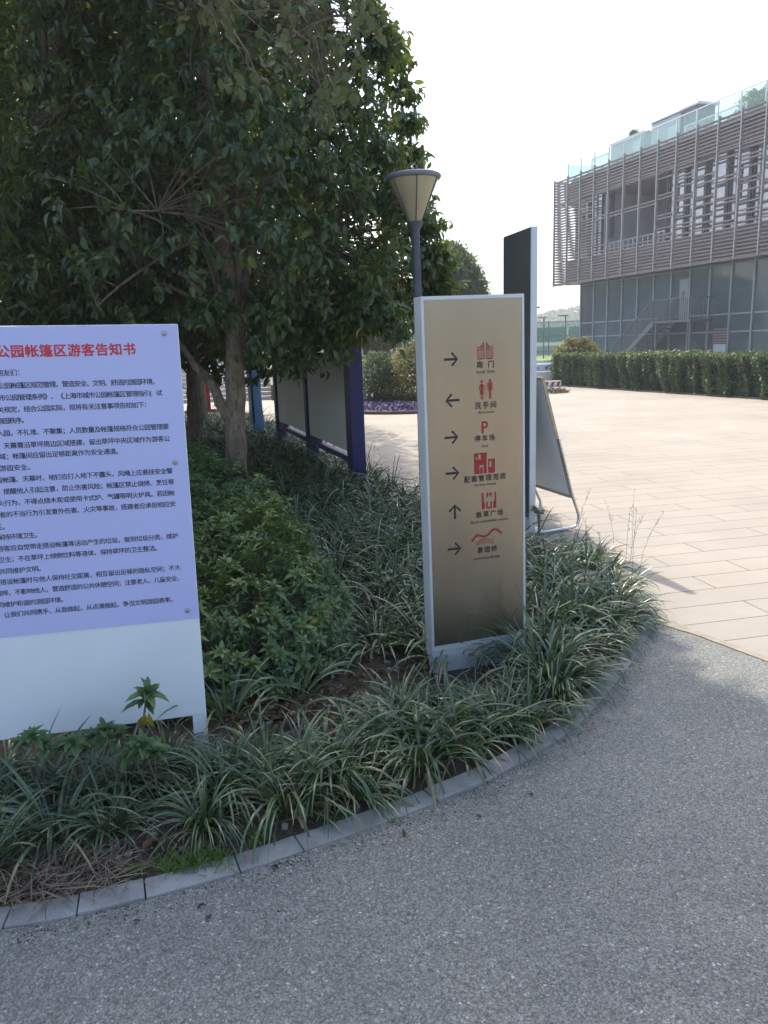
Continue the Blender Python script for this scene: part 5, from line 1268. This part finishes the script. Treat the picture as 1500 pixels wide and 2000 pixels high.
# ================================================================== FAR RIGHT BACKGROUND
flat('road', [np.array((-60, 36.5)), np.array((70, 34)), np.array((70, 50)), np.array((-60, 52))], -.03, M['road'], kind='structure')
flat('lawn', [np.array((4, 53)), np.array((40, 52)), np.array((44, 69)), np.array((4, 70))], -.02, M['lawn'], kind='structure')
fn = empty('court_fence', (14, 70, 0), 0, label='tall mesh tennis court fence with green windscreens beyond the lawn', cat='fence')
for i in range(22):
    b = MB(); x = -22+i*2.9; b.tube([(x, 0, -.1), (x, 0, 2.95)], .05, 6); b.build('post', M['fence_steel'], fn)
for z in (.35, 1.72, 2.92):
    b = MB(); b.tube([(-22, 0, z), (38.9, 0, z)], .035, 6); b.build('rail', M['fence_steel'], fn)
b = MB(); b.add([(-22, .06, 0.), (38.9, .06, 0.), (38.9, .06, 2.9), (-22, .06, 2.9)], [(0, 1, 2, 3)]); b.build('mesh', M['net'], fn)
for i in range(7):
    b = MB(); x = -22+i*8.7; b.box((x+.1, 5.1, 1.15), (x+8.6, 5.14, 2.5)); b.build('windscreen', M['teal'], fn)
b = MB(); b.box((-30, 9, -.1), (50, 9.5, .75)); tag(b.build('boundary_wall', M['pale_stone']), label='low pale wall beyond the tennis court fence', cat='wall').location = (14, 70, 0)
def mast(x, y, h, label, arm=1.2):
    r = empty('lamp_mast', (x, y, 0), label=label, cat='street lamp', group='slim lamp masts beyond the plaza')
    b = MB(); b.tube([(0, 0, -.1), (0, 0, h)], .05, 8); b.build('pole', M['fence_steel'], r)
    b = MB(); b.box((-arm, -.08, h+.002), (.2, .08, h+.08)); b.build('lamp_head', M['fence_steel'], r)
mast(9.03, 45, 3.2, 'nearest slim lamp mast, beside the pylon', .6); mast(12.65, 60, 3.0, 'slim lamp mast over the left part of the court fence', .45); mast(14.3, 60, 3.1, 'slim lamp mast over the middle of the court fence', .6)
# hill with a far-off wood
hx = np.linspace(-120, 420, 110); hv = []; hf = []
for j, (dy, k) in enumerate([(0, 0.), (14, .5), (30, .85), (50, 1.), (120, .6)]):
    for x in hx:
        H_ = np.interp(x, [-120, 20, 52, 67, 110, 200, 420], [4., 4.5, 6.6, 10.2, 17, 24, 12]); hv.append((x, 260+dy, k*(H_+.5*math.sin(x*.21)+.35*math.sin(x*.63+1))-.3))
nx_ = len(hx)
for j in range(4):
    for i in range(nx_-1): hf.append((j*nx_+i, j*nx_+i+1, (j+1)*nx_+i+1, (j+1)*nx_+i))
b = MB(); b.add(hv, hf); tag(b.build('hill', M['hill'], smooth=True, angle=180), kind='structure')
n = 9000; x = rng.uniform(20, 130, n); dy = rng.uniform(0, 60, n); H_ = np.interp(x, [20, 52, 67, 110, 200], [4.5, 6.6, 10.2, 17, 24]); z = np.interp(dy, [0, 14, 30, 50, 120], [0, .5, .85, 1, .6])*H_+rng.uniform(-.3, .9, n)
V, Fq = leaves(np.stack([x, 260+dy, z], 1), rng.normal(0, 1, (n, 3)), np.array([0, -1, .6])+rng.normal(0, .5, (n, 3)), rng.uniform(.7, 1.6, n), rng.uniform(.6, 1.2, n), LEAF_LO)
tag(np_mesh('hill_wood', V, Fq, M['hedge'], tint=np.repeat(rng.uniform(0, .9, n), len(LEAF_LO[0]))), label='distant wood covering the low hill behind the tennis courts', cat='trees', kind='stuff')
bt = MB()
for i in range(26):
    x = 47+i*1.0+random.uniform(-.4, .4); h0 = np.interp(x, [20, 52, 67, 110], [4.5, 6.6, 10.2, 17]); h = random.uniform(1.4, 3.6); bt.tube([(x, 300, h0-1), (x+random.uniform(-.15, .15), 300, h0+h)], [.07, .02], 4, cap=False)
    for k in range(9):
        zz = h0+h*random.uniform(.1, .95); a = random.choice((-1, 1)); bt.tube([(x, 300, zz), (x+a*random.uniform(.2, .5), 300+random.uniform(-.3, .3), zz+random.uniform(.4, .9))], [.03, .012], 3, cap=False)
tag(bt.build('bare_poplars', M['twig']), label='row of bare poplars thinly drawn along the hill crest', cat='trees', kind='stuff')
# banner barrier and red and white block
bq = Q(1066, 757, 26); br_ = empty('banner_barrier', (bq[0], 26.6, 0), math.radians(4), label='low white barrier fence with a pale blue lettered banner by the hedge end', cat='barrier')
for x in (-1.2, -.25, .32): b = MB(); b.box((x-.02, -.02, -.05), (x+.02, .02, .86)); b.build('post', M['white_paint'], br_)
b = MB(); b.box((-1.3, -.03, .44), (.6, -.021, .66)); bn_ = b.build('banner', M['banner'], br_)
b = MB(); b.box((-1.3, -.01, .02), (.6, .01, .42)); b.build('skirt_panel', M['white_paint'], br_)
b = MB(); b.box((-1.3, -.03, .72), (.6, .03, .8)); b.build('top_rail', M['silver_dark'], br_)
tb = MB(); cjk_line(tb, '上海', .3, .125, .55, .13, -.0315, .03); cjk_line(tb, '山', -.16, .1, .55, .11, -.0315, .03); tb.build('lettering', M['blue_ink'], bn_)
b = MB(); b.lathe([(0, 0), (.055, 0)], 20); d_ = b.build('emblem', M['blue_ink'], bn_); d_.location = (.13, -.0316, .55); d_.rotation_euler = (math.radians(90), 0, 0)
wb = P(1072, 756); r = empty('road_barrier', (wb[0]-.35, wb[1], 0), 0, label='red and white striped road barrier at the left end of the hedge', cat='barrier')
b = MB(); b.box((-.6, 0, -.02), (.75, .15, .19)); b.build('block', M['white_paint'], r, bevel=.01)
b = MB()
for i in range(7): x = -.55+i*.19; b.add([(x, -.004, .02), (x+.08, -.004, .02), (x+.13, -.004, .17), (x+.05, -.004, .17)], [(0, 1, 2, 3)])
b.build('stripes', M['sign_red'], r)

# ================================================================== HAZE
b = MB(); b.box((-430, -130, -1.2), (490, 430, 27)); hz = b.build('haze', None)
hm = bpy.data.materials.new('haze'); hm.use_nodes = True; hnt = hm.node_tree; hnt.nodes.remove(hnt.nodes['Principled BSDF'])
pv = hnt.nodes.new('ShaderNodeVolumePrincipled'); pv.inputs['Color'].default_value = (.86, .9, .96, 1); pv.inputs['Density'].default_value = .0017; pv.inputs['Anisotropy'].default_value = .3
hnt.links.new(pv.outputs[0], hnt.nodes['Material Output'].inputs['Volume']); hz.data.materials.append(hm)
tag(hz, label='thin pale haze in the air over the plaza', cat='haze', kind='stuff')
